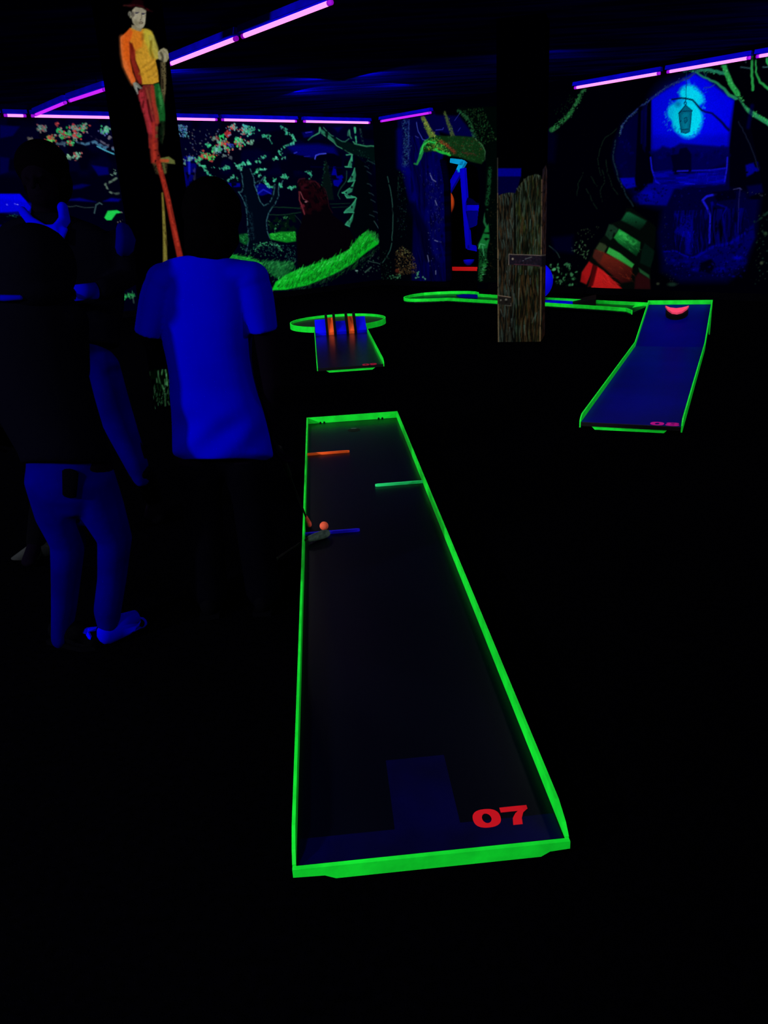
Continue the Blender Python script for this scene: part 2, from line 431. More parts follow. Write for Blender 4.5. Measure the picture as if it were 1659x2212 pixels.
# ------------------------------------------------------------------ mural on the left back wall
M1 = Canvas(-260, 225, 860, 740, 1.3, (0, 0, 14))
MINT = [(60, 190, 150), (40, 160, 120), (90, 200, 160), (50, 175, 110)]
FLW = [(60, 200, 120), (40, 210, 90), (190, 60, 70), (160, 150, 140), (90, 170, 150), (200, 70, 60), (120, 190, 140)]
def paint_left():
    c = M1
    c.frame()
    # night sky with blue breaks in the cloud
    c.poly([(-260, 225), (860, 225), (860, 380), (-260, 380)], (0, 0, 30), .8, 12, tex=.45, which=3)
    c.frame(0, 230, 3.95)
    for P, k in (([(0, 160), (170, 170), (110, 250), (0, 270)], 75), ([(0, 430), (80, 440), (70, 560), (0, 580)], 60), ([(780, 500), (920, 520), (930, 580), (840, 590)], 95),
                 ([(560, 690), (700, 660), (770, 670), (690, 700), (600, 710)], 80), ([(530, 800), (680, 780), (820, 815), (640, 805)], 110), ([(880, 810), (950, 780), (1030, 790), (1010, 812)], 120),
                 ([(500, 170), (900, 140), (930, 300), (700, 260)], 25)):
        c.poly(P, (0, 0, k), .9, 4)
    c.poly([(-700, 745), (170, 745), (220, 800), (265, 860), (250, 890), (0, 905), (-700, 905)], (0, 0, 225), 1, 2.5)
    c.line([(20, 850), (250, 880)], 30, (0, 0, 180), .5, 5)
    for x, y in ((60, 837), (128, 833), (150, 838)): c.blob((x, y), (2.2, 1.4), (130, 130, 255), .9)
    c.dabs([(50, 935), (170, 930)], 16, 1.6, [(20, 80, 70)], 1.5)
    c.poly([(-700, 990), (70, 990), (20, 1080), (-700, 1090)], (0, 0, 120), .9, 4, tex=.4)
    c.line([(540, 800), (535, 840), (600, 855), (650, 845), (720, 862), (800, 860)], 2, (45, 65, 65), .7, 1.2, wob=1)
    c.line([(805, 910), (820, 840), (850, 822), (870, 835)], 2.6, (60, 95, 95), .8, 1.2)
    # blossoming branch
    c.line([(965, 370), (880, 345), (810, 300), (730, 320), (640, 300)], (9, 4), (70, 120, 150), .85, 2, tex=.35, wob=1)
    c.line([(965, 350), (860, 300), (800, 260), (740, 225)], (6, 3), (110, 110, 130), .7, 2, tex=.4, wob=1)
    c.line([(970, 405), (890, 372), (830, 340)], 3, (70, 170, 190), .9, 1.2)
    for (x, y, n, s, cols) in ((360, 190, 42, 8, [(130, 150, 140), (110, 110, 100), (150, 90, 90), (80, 160, 130)]), (260, 285, 14, 4, [(110, 110, 100), (80, 80, 75)]), (335, 315, 10, 4, [(90, 90, 85)]),
                               (430, 275, 42, 8, [(90, 220, 90), (60, 210, 120), (190, 70, 60), (210, 90, 70)]), (510, 205, 16, 4, [(40, 210, 110)]), (545, 240, 50, 11, FLW), (600, 310, 22, 5, [(60, 210, 120), (180, 60, 60)]),
                               (460, 350, 20, 6, [(180, 70, 70), (150, 90, 80)]), (650, 250, 34, 9, FLW), (630, 180, 20, 6, [(190, 60, 70), (90, 160, 130)]), (690, 190, 40, 11, FLW), (890, 210, 32, 8, [(120, 200, 160), (60, 190, 120), (100, 120, 190)]),
                               (585, 430, 12, 4, [(120, 180, 140), (90, 120, 110)]), (650, 420, 26, 6, [(120, 200, 160), (170, 90, 90)]), (490, 155, 8, 4, [(160, 60, 60)]), (940, 265, 9, 3, [(120, 120, 130)]), (530, 320, 14, 6, [(60, 90, 110)])):
        c.frame(0, 230, 3.95); c.dabs([(x - s * 3, y), (x + s * 3, y)], int(n * 1.3), 3.1, cols, s * .55, al=1.0)
    # creeper leaves next to the column
    c.dabs([(965, 530), (990, 575), (940, 585)], 14, 2, [(100, 140, 120)], 1.6)
    c.line([(990, 610), (940, 650), (900, 670), (920, 720), (980, 745), (1010, 740)], 5, (105, 135, 110), .75, 2, tex=.4, wob=1.3)
    c.poly([(890, 950), (920, 890), (1000, 885), (1040, 905), (990, 915), (950, 970), (910, 970)], (25, 190, 70), 1, 1.5)
    c.dabs([(1035, 905), (1035, 905)], 3, 2, [(130, 130, 130)], 1); c.dabs([(995, 995), (1050, 970)], 4, 1.6, [(110, 110, 110)], 1)
    c.dabs([(860, 1290), (960, 1240), (900, 1320)], 26, 1.8, [(20, 90, 60), (50, 110, 80)], 4)
    c.dabs([(850, 1380), (960, 1350), (940, 1520), (860, 1500)], 60, 2.1, [(90, 60, 30), (110, 80, 50), (60, 40, 20)], 3, along=False)
    c.poly([(865, 1425), (880, 1395), (925, 1385), (935, 1410), (890, 1430)], (80, 150, 90), 1, 2)
    c.dabs([(1080, 1480), (1110, 1460), (1060, 1560)], 12, 1.4, [(60, 60, 50)], 3)
    c.hair([(1010, 1650), (1140, 1610)], 22, 6, [(30, 180, 80)], -1.5)
    c.frame(0, 400, 4.88)
    c.dabs([(1240, 1215), (1290, 1180), (1340, 1165), (1410, 1160)], 50, 2.6, [(30, 160, 75), (25, 130, 60), (40, 190, 90)], 2.2); c.hair([(1250, 1200), (1400, 1160)], 22, 7, [(50, 150, 90)], -1.5, 1.3, spread=2)
    c.line([(1235, 1215), (1270, 1280)], 3, (60, 120, 90), .7, 1.5); c.line([(1400, 1170), (1410, 1240)], 3, (60, 90, 80), .6, 1.5)
    c.dabs([(0, 1240), (10, 1400)], 14, 2.2, [(30, 110, 60), (60, 100, 80)], 3)
    c.dabs([(-600, 1180), (0, 1300)], 60, 3, [(20, 90, 50), (40, 110, 70)], 8)
    # -------- big blossoming tree
    c.frame(380, 230, 5.184)
    c.poly([(90, 560), (240, 560), (220, 740), (150, 900), (80, 900)], (0, 0, 100), .9, 3, tex=.35)
    c.line([(150, 560), (150, 750)], 5, (20, 30, 190), .8, 2); c.line([(205, 700), (210, 850)], 5, (60, 60, 90), .6, 2, tex=.4)
    c.poly([(560, 860), (640, 850), (720, 860), (720, 900), (580, 905)], (0, 0, 120), .9, 2, tex=.3)
    c.poly([(880, 890), (950, 860), (1060, 900), (1090, 960), (960, 1000), (900, 990)], (0, 0, 100), .9, 3)
    c.line([(900, 990), (980, 930), (1070, 980)], 3, (20, 30, 170), .8, 2)
    c.dabs([(20, 210), (120, 210), (140, 340), (30, 340)], 60, 2.5, [(90, 180, 180), (110, 150, 190), (60, 150, 170), (40, 60, 160)], 3, along=False)
    c.dabs([(140, 260), (560, 250), (420, 420), (240, 560), (60, 640)], 45, 2.1, [(90, 120, 110), (100, 90, 90), (70, 90, 130), (110, 130, 120)], 3, along=False)
    for (x, y, n, s, cols) in ((365, 430, 14, 4, [(60, 200, 140), (50, 190, 120)]), (500, 400, 42, 10, FLW), (520, 330, 12, 4, [(40, 220, 110)]), (590, 300, 22, 7, [(190, 50, 50), (120, 140, 180), (180, 60, 60)]), (640, 225, 22, 7, [(110, 200, 170), (190, 60, 60)]),
                               (690, 370, 18, 5, [(50, 200, 130), (80, 190, 140)]), (720, 410, 40, 9, FLW), (780, 280, 30, 8, [(150, 70, 70), (120, 160, 150)]), (830, 270, 30, 8, MINT), (460, 490, 40, 8, [(110, 190, 170), (60, 190, 120), (90, 120, 150)]),
                               (580, 460, 26, 8, FLW), (380, 570, 40, 9, [(50, 220, 90), (180, 90, 60), (60, 200, 100), (190, 60, 60)]), (300, 545, 22, 6, [(60, 210, 120), (180, 70, 60)]), (240, 590, 20, 7, [(60, 190, 120), (130, 110, 100)]), (560, 415, 8, 3, [(200, 60, 50)]),
                               (840, 400, 12, 5, [(100, 160, 130)]), (780, 225, 12, 4, [(70, 180, 160)]), (610, 430, 10, 5, [(40, 50, 150)]), (430, 350, 16, 6, [(150, 60, 60), (100, 150, 130)]), (160, 590, 14, 5, [(90, 150, 160)]), (95, 640, 6, 2, [(100, 150, 140)]), (545, 550, 8, 3, [(80, 100, 100)]), (610, 575, 8, 3, [(70, 80, 90)])):
        c.dabs([(x - s * 4, y), (x + s * 4, y)], int(n * 1.2), 2.9, cols, s * .55, al=1.0)
    c.dabs([(925, 265), (930, 270)], 6, 2, MINT, 1)
    for P, n in (([(960, 325), (1020, 345), (1050, 345)], 16), ([(1165, 215), (1190, 240)], 4), ([(1215, 250), (1240, 300), (1300, 325), (1335, 375), (1300, 425), (1240, 435), (1190, 460), (1155, 500), (1180, 560), (1230, 585)], 62),
                 ([(1260, 600), (1300, 605)], 14), ([(1340, 625), (1390, 640)], 13), ([(1360, 685), (1430, 690)], 14), ([(1440, 720), (1510, 740), (1490, 800)], 14),
                 ([(250, 650), (320, 660), (330, 710), (380, 780), (440, 820), (530, 825)], 52), ([(490, 700), (540, 690), (590, 685)], 12), ([(650, 650), (700, 660), (800, 625), (830, 650)], 34), ([(690, 670), (740, 700)], 12),
                 ([(590, 830), (640, 780), (700, 820)], 12), ([(870, 750), (940, 705), (1010, 710)], 20), ([(930, 770), (940, 770)], 5), ([(990, 800), (1000, 860), (1040, 880), (1070, 910), (1100, 890)], 28), ([(1100, 820), (1110, 830)], 8),
                 ([(1180, 790), (1220, 770), (1250, 800), (1200, 800)], 24), ([(1150, 860), (1190, 910)], 14), ([(1250, 905), (1300, 915), (1350, 885)], 16), ([(1080, 590), (1090, 600), (1130, 575)], 10), ([(950, 575), (1010, 550)], 9), ([(880, 610), (960, 625)], 6), ([(415, 680), (430, 680)], 2), ([(1060, 370), (1060, 420)], 3)):
        c.dabs(P, int(n * 1.5), 2.7, MINT, 1.8, asp=(.4, .9), al=.85)
    # crown shade is bare black ground; trunk
    c.poly([(740, 690), (830, 690), (880, 860), (910, 970), (970, 1110), (1050, 1060), (1105, 860), (1150, 860), (1150, 1000), (1040, 1190), (1020, 1300), (1040, 1480), (1050, 1560), (790, 1660), (815, 1450), (790, 1200), (755, 1000)], (0, 4, 15), 1, 2)
    TR = (45, 95, 100)
    for P in ([(710, 690), (740, 780), (755, 920), (730, 960), (700, 960)], [(700, 960), (760, 1050), (785, 1130), (800, 1300), (815, 1450), (805, 1540), (780, 1650)], [(830, 700), (870, 800), (880, 880), (910, 970), (940, 1060), (980, 1115), (1050, 1080), (1090, 1000), (1110, 870)],
              [(1200, 830), (1150, 900), (1150, 1000), (1110, 1090), (1040, 1190), (1018, 1280), (1020, 1400), (1055, 1480)], [(930, 830), (880, 860)], [(1000, 780), (925, 870), (900, 920), (910, 960)]):
        c.line(P, 2.2, TR, .8, 1.5, tex=.3, which=2, wob=.8)
    c.line([(770, 1000), (800, 1180)], 5, (20, 60, 70), .7, 3, tex=.5, which=2); c.line([(830, 1200), (860, 1480)], 9, (14, 40, 50), .6, 4, tex=.55, which=2)
    c.line([(1070, 1130), (1200, 1125), (1400, 1145)], 1.4, (20, 55, 35), .7, 1, wob=.6); c.line([(1050, 1215), (1230, 1210), (1400, 1185)], 1.6, (20, 65, 35), .7, 1, wob=.6)
    c.line([(1330, 1215), (1390, 1280), (1420, 1340)], 1.4, (30, 55, 45), .6, 1)
    c.dabs([(1100, 1390), (1150, 1290), (1200, 1250), (1280, 1235)], 22, 1.8, [(40, 140, 60), (50, 130, 80)], 1.6); c.dabs([(1040, 1270), (1060, 1340)], 8, 1.6, [(40, 90, 60)], 2); c.dabs([(1220, 1330), (1230, 1330)], 5, 1.6, [(50, 80, 60)], 1.5)
    c.poly([(1040, 1250), (1340, 1200), (1350, 1420), (1050, 1440)], (0, 30, 5), .5, 5, tex=.5)
    # far grass bank
    c.poly([(1040, 1430), (1180, 1400), (1340, 1400), (1345, 1510), (1240, 1525), (1060, 1490)], (8, 110, 25), 1, 3)
    c.dabs([(1050, 1420), (1340, 1400), (1345, 1510), (1070, 1490)], 200, 1.7, [(30, 190, 50), (20, 150, 35), (50, 200, 70), (10, 110, 25)], 2, along=False, ang=-.6)
    c.poly([(690, 1440), (800, 1410), (820, 1500), (790, 1560), (720, 1520)], (8, 80, 30), .8, 4, tex=.3); c.dabs([(690, 1440), (810, 1420), (800, 1560)], 40, 1.6, [(30, 130, 60), (20, 110, 50)], 2, along=False)
    c.dabs([(640, 1560), (900, 1530), (1170, 1540), (1250, 1700), (900, 1680)], 110, 1.6, [(25, 85, 65), (40, 120, 80), (15, 60, 50)], 2, along=False)
    c.dabs([(890, 1620), (930, 1560), (1010, 1530), (1130, 1545), (1180, 1620)], 60, 1.8, [(40, 140, 80), (60, 160, 110)], 2)
    c.dabs([(1180, 1550), (1350, 1560), (1340, 1740), (1200, 1720)], 60, 1.7, [(25, 85, 70), (30, 70, 70)], 2, along=False)
    # near strip of lawn and the flower border
    c.poly([(565, 1680), (620, 1655), (780, 1685), (930, 1730), (1000, 1800), (850, 1790), (650, 1740)], (10, 120, 35), 1, 3)
    c.hair([(570, 1700), (780, 1700), (960, 1760)], 150, 6, [(40, 180, 60), (30, 150, 50), (20, 120, 40)], -.5, 1.4, spread=3)
    c.poly([(960, 1720), (1300, 1740), (1340, 1790), (1250, 1900), (1130, 1930), (1020, 1840)], (6, 70, 30), .9, 4)
    c.hair([(980, 1780), (1300, 1790)], 130, 8, [(40, 150, 70), (25, 110, 50), (50, 160, 80)], -.9, 1.3, spread=5); c.hair([(1060, 1870), (1240, 1860)], 110, 8, [(30, 130, 55), (25, 110, 50)], -.9, 1.3, spread=6)
    c.dabs([(780, 1770), (900, 1800), (980, 1880), (1020, 2000), (1060, 2080)], 110, 2.0, [(120, 50, 35), (140, 60, 40), (50, 110, 50), (80, 60, 30), (90, 90, 50)], 4, ang=1.0)
    c.dabs([(1020, 1980), (1070, 2080)], 20, 2, [(120, 110, 60), (140, 130, 80), (50, 90, 50)], 3)
    # -------- middle ground: bear, dead branch, firs
    c.frame(600, 230, 4.608)
    c.poly([(90, 400), (200, 380), (400, 370), (560, 400), (600, 480), (400, 520), (200, 500)], (0, 0, 95), .9, 9)
    c.poly([(240, 260), (360, 240), (350, 300), (260, 310)], (0, 0, 90), .8, 4); c.poly([(550, 210), (650, 200), (600, 260)], (0, 0, 70), .8, 4)
    c.poly([(90, 470), (260, 490), (330, 520), (380, 500), (460, 460), (560, 470), (640, 520), (640, 640), (90, 640)], (0, 0, 14), 1, 3)
    c.line([(160, 465), (190, 455)], 2, (40, 50, 200), .9, 1, wob=1); c.line([(260, 500), (320, 495)], 1.6, (20, 20, 150), .8, 1, wob=.6)
    c.line([(365, 520), (380, 490), (420, 478), (480, 468)], 2.4, (60, 70, 220), .95, 1.2, wob=1.2); c.line([(280, 265), (340, 252)], 1.8, (50, 50, 200), .8, 1, wob=1.2)
    c.line([(330, 600), (640, 610)], 2, (0, 0, 45), .8, 2)
    c.poly([(535, 680), (555, 600), (575, 600), (590, 690), (610, 690), (640, 680), (660, 720), (600, 800), (540, 780)], (0, 0, 140), .9, 2, tex=.3)
    c.poly([(475, 520), (490, 560), (540, 800), (560, 930), (400, 930), (440, 780)], (3, 14, 14), 1, 3); c.dabs([(475, 530), (440, 790), (400, 900)], 40, 1.5, [(15, 60, 40), (20, 70, 50)], 1.3); c.dabs([(490, 560), (540, 790)], 16, 1.4, [(20, 50, 40)], 1.5)
    c.line([(690, 640), (680, 740), (610, 840), (600, 880), (620, 920)], 2, (25, 80, 60), .7, 1.5, wob=1); c.line([(0, 1005), (240, 1010)], 1.5, (10, 50, 25), .7, 1); c.line([(520, 970), (720, 965)], 1.4, (15, 60, 35), .7, 1); c.line([(540, 1005), (700, 1000)], 1.4, (15, 60, 35), .6, 1)
    # tall fir: black body, lit mint skirt on its left
    c.poly([(770, 480), (860, 560), (900, 700), (930, 900), (980, 1150), (1000, 1290), (760, 1290), (690, 1150), (760, 900), (740, 700)], (0, 3, 8), 1, 3)
    FT = [((740, 480), (700, 600), (670, 600), (735, 605), (745, 540)), ((768, 610), (735, 700), (700, 750), (770, 735), (780, 680)), ((765, 745), (730, 810), (640, 860), (690, 875), (740, 850)), ((670, 880), (690, 912), (775, 905), (730, 890), (690, 880)),
          ((785, 910), (740, 980), (660, 1055), (755, 1055), (775, 980)), ((760, 1055), (720, 1120), (670, 1180), (715, 1195), (745, 1130))]
    for k, t in enumerate(FT):
        c.poly(t, (45, 150, 105), .75, 2, tex=.25); c.line([t[0], t[1], t[2]], 2.2, (60, 180, 125), .8, 1.4, tex=.2, wob=.8); c.line([t[2], t[3]], 2.2, (50, 165, 120), .85, 1.2, wob=.8)
    c.line([(685, 480), (740, 480), (740, 540)], 2.4, (55, 165, 120), .9, 1.4, wob=.8)
    for x, y in ((875, 600), (900, 655), (905, 775), (925, 868), (940, 935), (970, 1050), (930, 1080), (1045, 940), (1050, 1045), (1010, 1140)):
        c.line([(x - 14, y - 8), (x + 12, y + 4), (x + 30, y + 18)], 1.8, (45, 80, 80), .6, 1.4, wob=1)
    c.line([(955, 1140), (1000, 1210), (1055, 1260), (1020, 1290), (1010, 1330)], 2, (55, 95, 90), .7, 1.3, wob=.8)
    # bear rising on its hind legs
    c.poly([(200, 740), (270, 715), (340, 740), (400, 760), (450, 800), (490, 880), (510, 960), (545, 1080), (640, 1150), (720, 1230), (760, 1300), (740, 1440), (520, 1530), (200, 1600), (185, 1300), (235, 1160), (250, 1080), (215, 960), (205, 850)], (3, 1, 5), 1, 2.5)
    c.poly([(200, 740), (270, 715), (345, 740), (420, 775), (480, 850), (490, 960), (420, 1040), (310, 1080), (250, 1090), (215, 960), (205, 850)], (20, 2, 7), .9, 5, tex=.45)
    c.hair([(215, 760), (300, 730), (430, 790), (480, 900)], 60, 5, [(52, 11, 22), (34, 6, 13)], 1.2, 1.1, spread=3); c.hair([(330, 760), (390, 860), (400, 980)], 60, 6, [(36, 6, 13), (26, 4, 9)], 1.3, 1.1, .7, spread=8); c.hair([(225, 950), (270, 1080)], 26, 5, [(80, 20, 34)], 1.1, 1.1, spread=2); c.poly([(225, 780), (290, 770), (300, 830), (235, 830)], (60, 12, 26), .5, 5, tex=.4)
    c.line([(215, 850), (215, 930), (245, 1010), (265, 1070)], 2.4, (110, 40, 50), .8, 1.6, wob=.8); c.line([(225, 850), (255, 920), (300, 945)], 2, (130, 60, 70), .8, 1.3)
    c.poly([(240, 850), (300, 830), (310, 930), (270, 930)], (20, 0, 6), .9, 3); c.blob((280, 950), (3.5, 1.6), (170, 110, 120), .9); c.blob((255, 990), (4, 5), (110, 25, 40), .6)
    c.line([(330, 745), (375, 745), (420, 800)], 2, (64, 18, 28), .7, 1.5, wob=1); c.line([(200, 760), (215, 720), (270, 715)], 2, (60, 15, 30), .7, 1.5, wob=1); c.line([(470, 820), (495, 900), (510, 1000), (545, 1060)], 1.4, (50, 15, 25), .6, 1.4)
    # dead branch of the corner tree
    c.poly([(410, 210), (480, 240), (540, 290), (640, 350), (700, 350), (780, 380), (880, 390), (1010, 400), (1060, 620), (900, 520), (760, 480), (680, 450), (560, 370), (430, 265)], (0, 16, 16), 1, 2.5)
    BR = (60, 170, 115)
    c.line([(300, 335), (345, 300), (410, 262), (420, 212)], (1.2, 4), BR, .8, 1.5, wob=.6)
    c.poly([(412, 212), (500, 270), (560, 330), (580, 372), (500, 310), (430, 262)], (45, 140, 100), .75, 3, tex=.3)
    c.line([(455, 208), (530, 285), (640, 345), (670, 355), (710, 320)], 2, (50, 130, 95), .8, 1.6, tex=.25, wob=1)
    c.line([(440, 270), (540, 350), (620, 410), (700, 455), (745, 480)], 2.2, (60, 140, 100), .8, 1.6, tex=.25, wob=1)
    c.line([(710, 230), (720, 300), (770, 370), (850, 390), (1000, 400)], 3, (55, 150, 100), .85, 1.8, tex=.25, wob=1); c.line([(765, 215), (775, 300), (785, 365)], (5, 3), (60, 200, 130), .85, 1.8, tex=.2, wob=.8); c.line([(705, 230), (700, 290)], 4, (50, 140, 100), .6, 2, tex=.4)
    c.line([(820, 225), (850, 370)], 4, (30, 70, 60), .7, 2, tex=.4, which=2)
    c.dabs([(800, 430), (900, 540), (1010, 590)], 40, 1.4, [(20, 60, 50)], 5)
    c.line([(900, 540), (1000, 590), (1060, 625)], 2, (30, 75, 65), .7, 1.5, wob=1)
    # thick bright grass bank running up to the right
    c.poly([(-20, 1745), (130, 1650), (330, 1580), (520, 1520), (720, 1420), (800, 1310), (870, 1255), (940, 1270), (1005, 1345), (1000, 1370), (900, 1440), (860, 1470), (740, 1570), (560, 1670), (300, 1780), (80, 1825), (-60, 1830)], (10, 185, 35), 1, 2.5)
    c.hair([(0, 1770), (130, 1690), (330, 1620), (520, 1560), (720, 1460), (820, 1340), (880, 1290)], 420, 10, [(30, 225, 60), (20, 200, 40), (60, 235, 90), (8, 150, 25)], -1.0, 1.8, spread=4)
    c.hair([(0, 1800), (300, 1720), (560, 1620), (740, 1520), (850, 1400), (930, 1330)], 420, 9, [(10, 150, 30), (20, 185, 40), (6, 110, 20)], -1.0, 1.7, spread=4)
    c.hair([(880, 1270), (940, 1280), (1000, 1350)], 70, 8, [(40, 190, 70), (30, 160, 50)], -1.3, 1.5, spread=3)
    c.hair([(100, 1830), (330, 1790), (580, 1690), (780, 1580), (900, 1470), (1000, 1400)], 240, 8, [(10, 80, 20), (15, 100, 30), (40, 90, 60)], -.9, 1.3, al=.6, spread=5)
    c.dabs([(740, 1620), (900, 1450), (1080, 1400), (1100, 1640), (850, 1730)], 60, 1.7, [(25, 60, 40), (40, 80, 60), (60, 90, 80)], 3, along=False)
    c.blob((785, 1635), (4.2, 2.4), (110, 160, 140), .9); c.line([(870, 1650), (930, 1600)], 3, (60, 100, 80), .8, 2)
    c.line([(905, 1540), (1020, 1570), (1090, 1460), (1130, 1400)], 1.8, (55, 95, 80), .7, 1.3, wob=1)
    # corner tree: right-hand outline on this wall
    c.line([(1060, 620), (1075, 700), (1105, 780)], 3, (35, 90, 80), .7, 2, tex=.3, wob=1)
    c.dabs([(1050, 400), (1090, 800)], 40, 1.4, [(20, 45, 40)], 4)
    # black strip above the skirting
    c.frame()
paint_left(); M1.gain = 1.12

# ------------------------------------------------------------------ mural on the right back wall
M2 = Canvas(780, -60, 1960, 760, 1.25, (0, 0, 5))
def paint_right():
    c = M2
    c.frame(600, 230, 4.608)
    # corner tree trunk (black ground, thin teal outline) and the blue trunk behind
    c.poly([(920, 80), (1560, 40), (1640, 400), (1680, 1500), (1700, 1740), (1180, 1740), (1180, 700), (920, 500)], (0, 0, 55), .95, 4)
    c.poly([(900, 80), (1190, 80), (1200, 500), (1290, 900), (1350, 1100), (1330, 1740), (900, 1740)], (0, 2, 8), 1, 5)
    c.line([(1290, 620), (1330, 800), (1380, 1000), (1480, 1250), (1560, 1450)], 16, (0, 0, 110), .6, 12); c.line([(1210, 250), (1215, 600), (1290, 650)], 14, (0, 0, 110), .6, 8)
    c.line([(1270, 130), (1285, 350), (1270, 570)], 17, (30, 60, 120), .55, 4, tex=.5, which=2); c.dabs([(1270, 130), (1270, 580)], 90, 1.5, [(50, 100, 130), (60, 120, 140), (30, 70, 120)], 4)
    c.line([(1306, 130), (1300, 560)], 2, (50, 80, 150), .6, 1.5, tex=.4)
    c.line([(1090, 700), (1130, 880), (1150, 1100), (1130, 1400), (1100, 1470), (1040, 1560)], 2, (50, 105, 90), .75, 1.4, tex=.2, wob=.8)
    c.dabs([(1190, 650), (1270, 640), (1290, 1300), (1190, 1300)], 90, 1.5, [(15, 50, 40), (25, 65, 50), (20, 30, 60)], 3, along=False, ang=1.4)
    c.grain([(1300, 300), (1560, 300), (1680, 1740), (1400, 1740), (1330, 900)], [(0, 0, 20), (4, 6, 80), (0, 0, 100)], 3.2, 40, .5, .6, 8, -.12)
    c.line([(1200, 700), (1195, 900)], 2, (25, 60, 45), .6, 1.6, tex=.4, which=2)
    for _ in range(3): c.hair([(1500, 640), (1560, 900), (1640, 1200)], 26, 6, [(70, 80, 150), (50, 60, 130)], 1.2, 1.0, .6, spread=9)
    c.line([(1330, 1000), (1450, 1230), (1500, 1500)], 22, (0, 0, 22), .8, 10)
    c.line([(1590, 1340), (1625, 1350)], 2, (90, 110, 130), .7, 1.4)
    c.frame(840, 200, 3.95)
    c.poly([(390, 350), (480, 540), (490, 800), (500, 1250), (500, 1480), (430, 1480), (380, 1100), (300, 850), (330, 560)], (0, 0, 80), .6, 8, tex=.4)
    for P in ([(350, 690), (370, 740), (400, 760)], [(395, 920), (410, 960)], [(390, 1260), (415, 1270)], [(400, 1520), (400, 1550)], [(330, 1390), (340, 1440)]): c.line(P, 2, (110, 120, 150), .8, 1.4)
    c.dabs([(340, 620), (480, 700), (430, 1480), (330, 1500)], 60, 1.3, [(40, 50, 120), (60, 70, 110)], 3, along=False, ang=1.2)
    c.line([(235, 250), (250, 330), (290, 400), (330, 410)], 1.6, (70, 90, 200), .8, 1.2, wob=.8); c.line([(225, 370), (250, 385)], 1.4, (70, 80, 180), .7, 1)
    c.poly([(390, 190), (600, 200), (740, 380), (560, 370), (420, 330)], (0, 0, 60), .9, 6); c.line([(400, 320), (460, 315), (465, 300)], 1.6, (50, 60, 170), .8, 1); c.line([(560, 240), (610, 170)], 1.3, (40, 50, 150), .7, 1); c.line([(590, 330), (610, 300)], 1.3, (40, 50, 150), .7, 1)
    # dark right-hand tree of the gateway
    c.poly([(580, 130), (930, 120), (930, 1620), (760, 1620), (770, 1300), (820, 1050), (830, 600), (760, 420), (700, 300)], (0, 5, 4), 1, 3)
    c.line([(590, 155), (660, 210), (705, 300), (730, 390)], (7, 9), (30, 90, 50), .8, 3, tex=.4, which=2, wob=1)
    c.dabs([(600, 150), (800, 130), (920, 400), (800, 450), (720, 350)], 220, 1.8, [(15, 55, 25), (20, 75, 35), (30, 60, 25)], 3, along=False)
    # twisted branch that forms the arch
    G1 = [(60, 180, 60), (110, 150, 40), (30, 130, 50), (120, 120, 40), (20, 100, 30)]
    c.line([(215, 605), (240, 610), (265, 560), (285, 480), (320, 430), (370, 400)], (3, 15), (30, 140, 60), .9, 2, wob=.8)
    c.line([(290, 215), (330, 300), (370, 370)], (9, 14), (110, 140, 40), .8, 3, tex=.25, which=2)
    c.line([(475, 170), (510, 270), (545, 370)], (6, 9), (70, 90, 40), .8, 3, tex=.3, which=2)
    c.poly([(330, 400), (390, 360), (470, 370), (600, 370), (720, 380), (790, 430), (820, 490), (815, 580), (790, 610), (700, 590), (600, 550), (520, 540), (450, 520), (380, 500), (300, 510), (290, 470)], (10, 40, 14), 1, 3)
    c.dabs([(280, 470), (330, 400), (420, 370), (520, 460), (520, 535), (400, 500)], 260, 1.9, G1, 3, along=False)
    c.dabs([(500, 370), (720, 380), (810, 470), (810, 590), (640, 560), (500, 520)], 230, 1.8, [(20, 60, 30), (30, 80, 40), (60, 50, 25), (25, 70, 30)], 3, along=False)
    c.dabs([(300, 230), (350, 320), (390, 380)], 60, 1.8, [(140, 150, 50), (90, 150, 50), (150, 170, 90)], 2.5); c.dabs([(480, 180), (520, 290), (550, 370)], 40, 1.6, [(80, 110, 60), (60, 90, 40)], 2)
    c.line([(440, 415), (500, 450), (560, 510)], 7, (120, 35, 25), .75, 4, tex=.3, which=2); c.line([(630, 510), (740, 530)], 5, (70, 30, 25), .6, 3, tex=.4, which=2)
    c.line([(270, 520), (290, 450), (340, 415), (400, 430)], 3, (40, 210, 80), .8, 2, tex=.2, wob=1.2); c.line([(400, 480), (460, 515), (520, 535)], 5, (30, 190, 60), .8, 2, tex=.2, wob=1.2)
    c.line([(740, 390), (800, 450), (820, 500), (820, 580)], 2, (60, 110, 70), .8, 1.4, tex=.2, wob=1)
    # green moss lit along the right jamb
    c.line([(865, 650), (850, 850), (835, 950)], 8, (15, 70, 35), .8, 4, tex=.4, which=2); c.line([(835, 1000), (815, 1100), (835, 1150)], 5, (30, 110, 60), .8, 2.5, tex=.3, wob=1)
    c.poly([(850, 1120), (860, 1250), (840, 1330), (770, 1340), (760, 1300), (790, 1240), (820, 1160)], (20, 120, 50), .9, 3, tex=.2); c.poly([(770, 1330), (840, 1330), (830, 1480), (800, 1520), (780, 1600), (760, 1600), (765, 1480)], (12, 70, 30), .9, 3, tex=.3, which=2)
    c.line([(765, 1330), (780, 1290), (820, 1300)], 2, (70, 170, 110), .8, 1.3); c.line([(800, 1310), (810, 1390)], 2.2, (70, 170, 110), .7, 1.4); c.hair([(830, 1420), (800, 1500), (775, 1600)], 60, 6, [(40, 150, 60), (30, 120, 50), (70, 170, 100)], .1, 1.4, spread=2)
    c.dabs([(870, 900), (920, 900), (920, 1600), (840, 1600)], 70, 1.5, [(30, 28, 12), (40, 35, 15), (15, 35, 18)], 3, along=False)
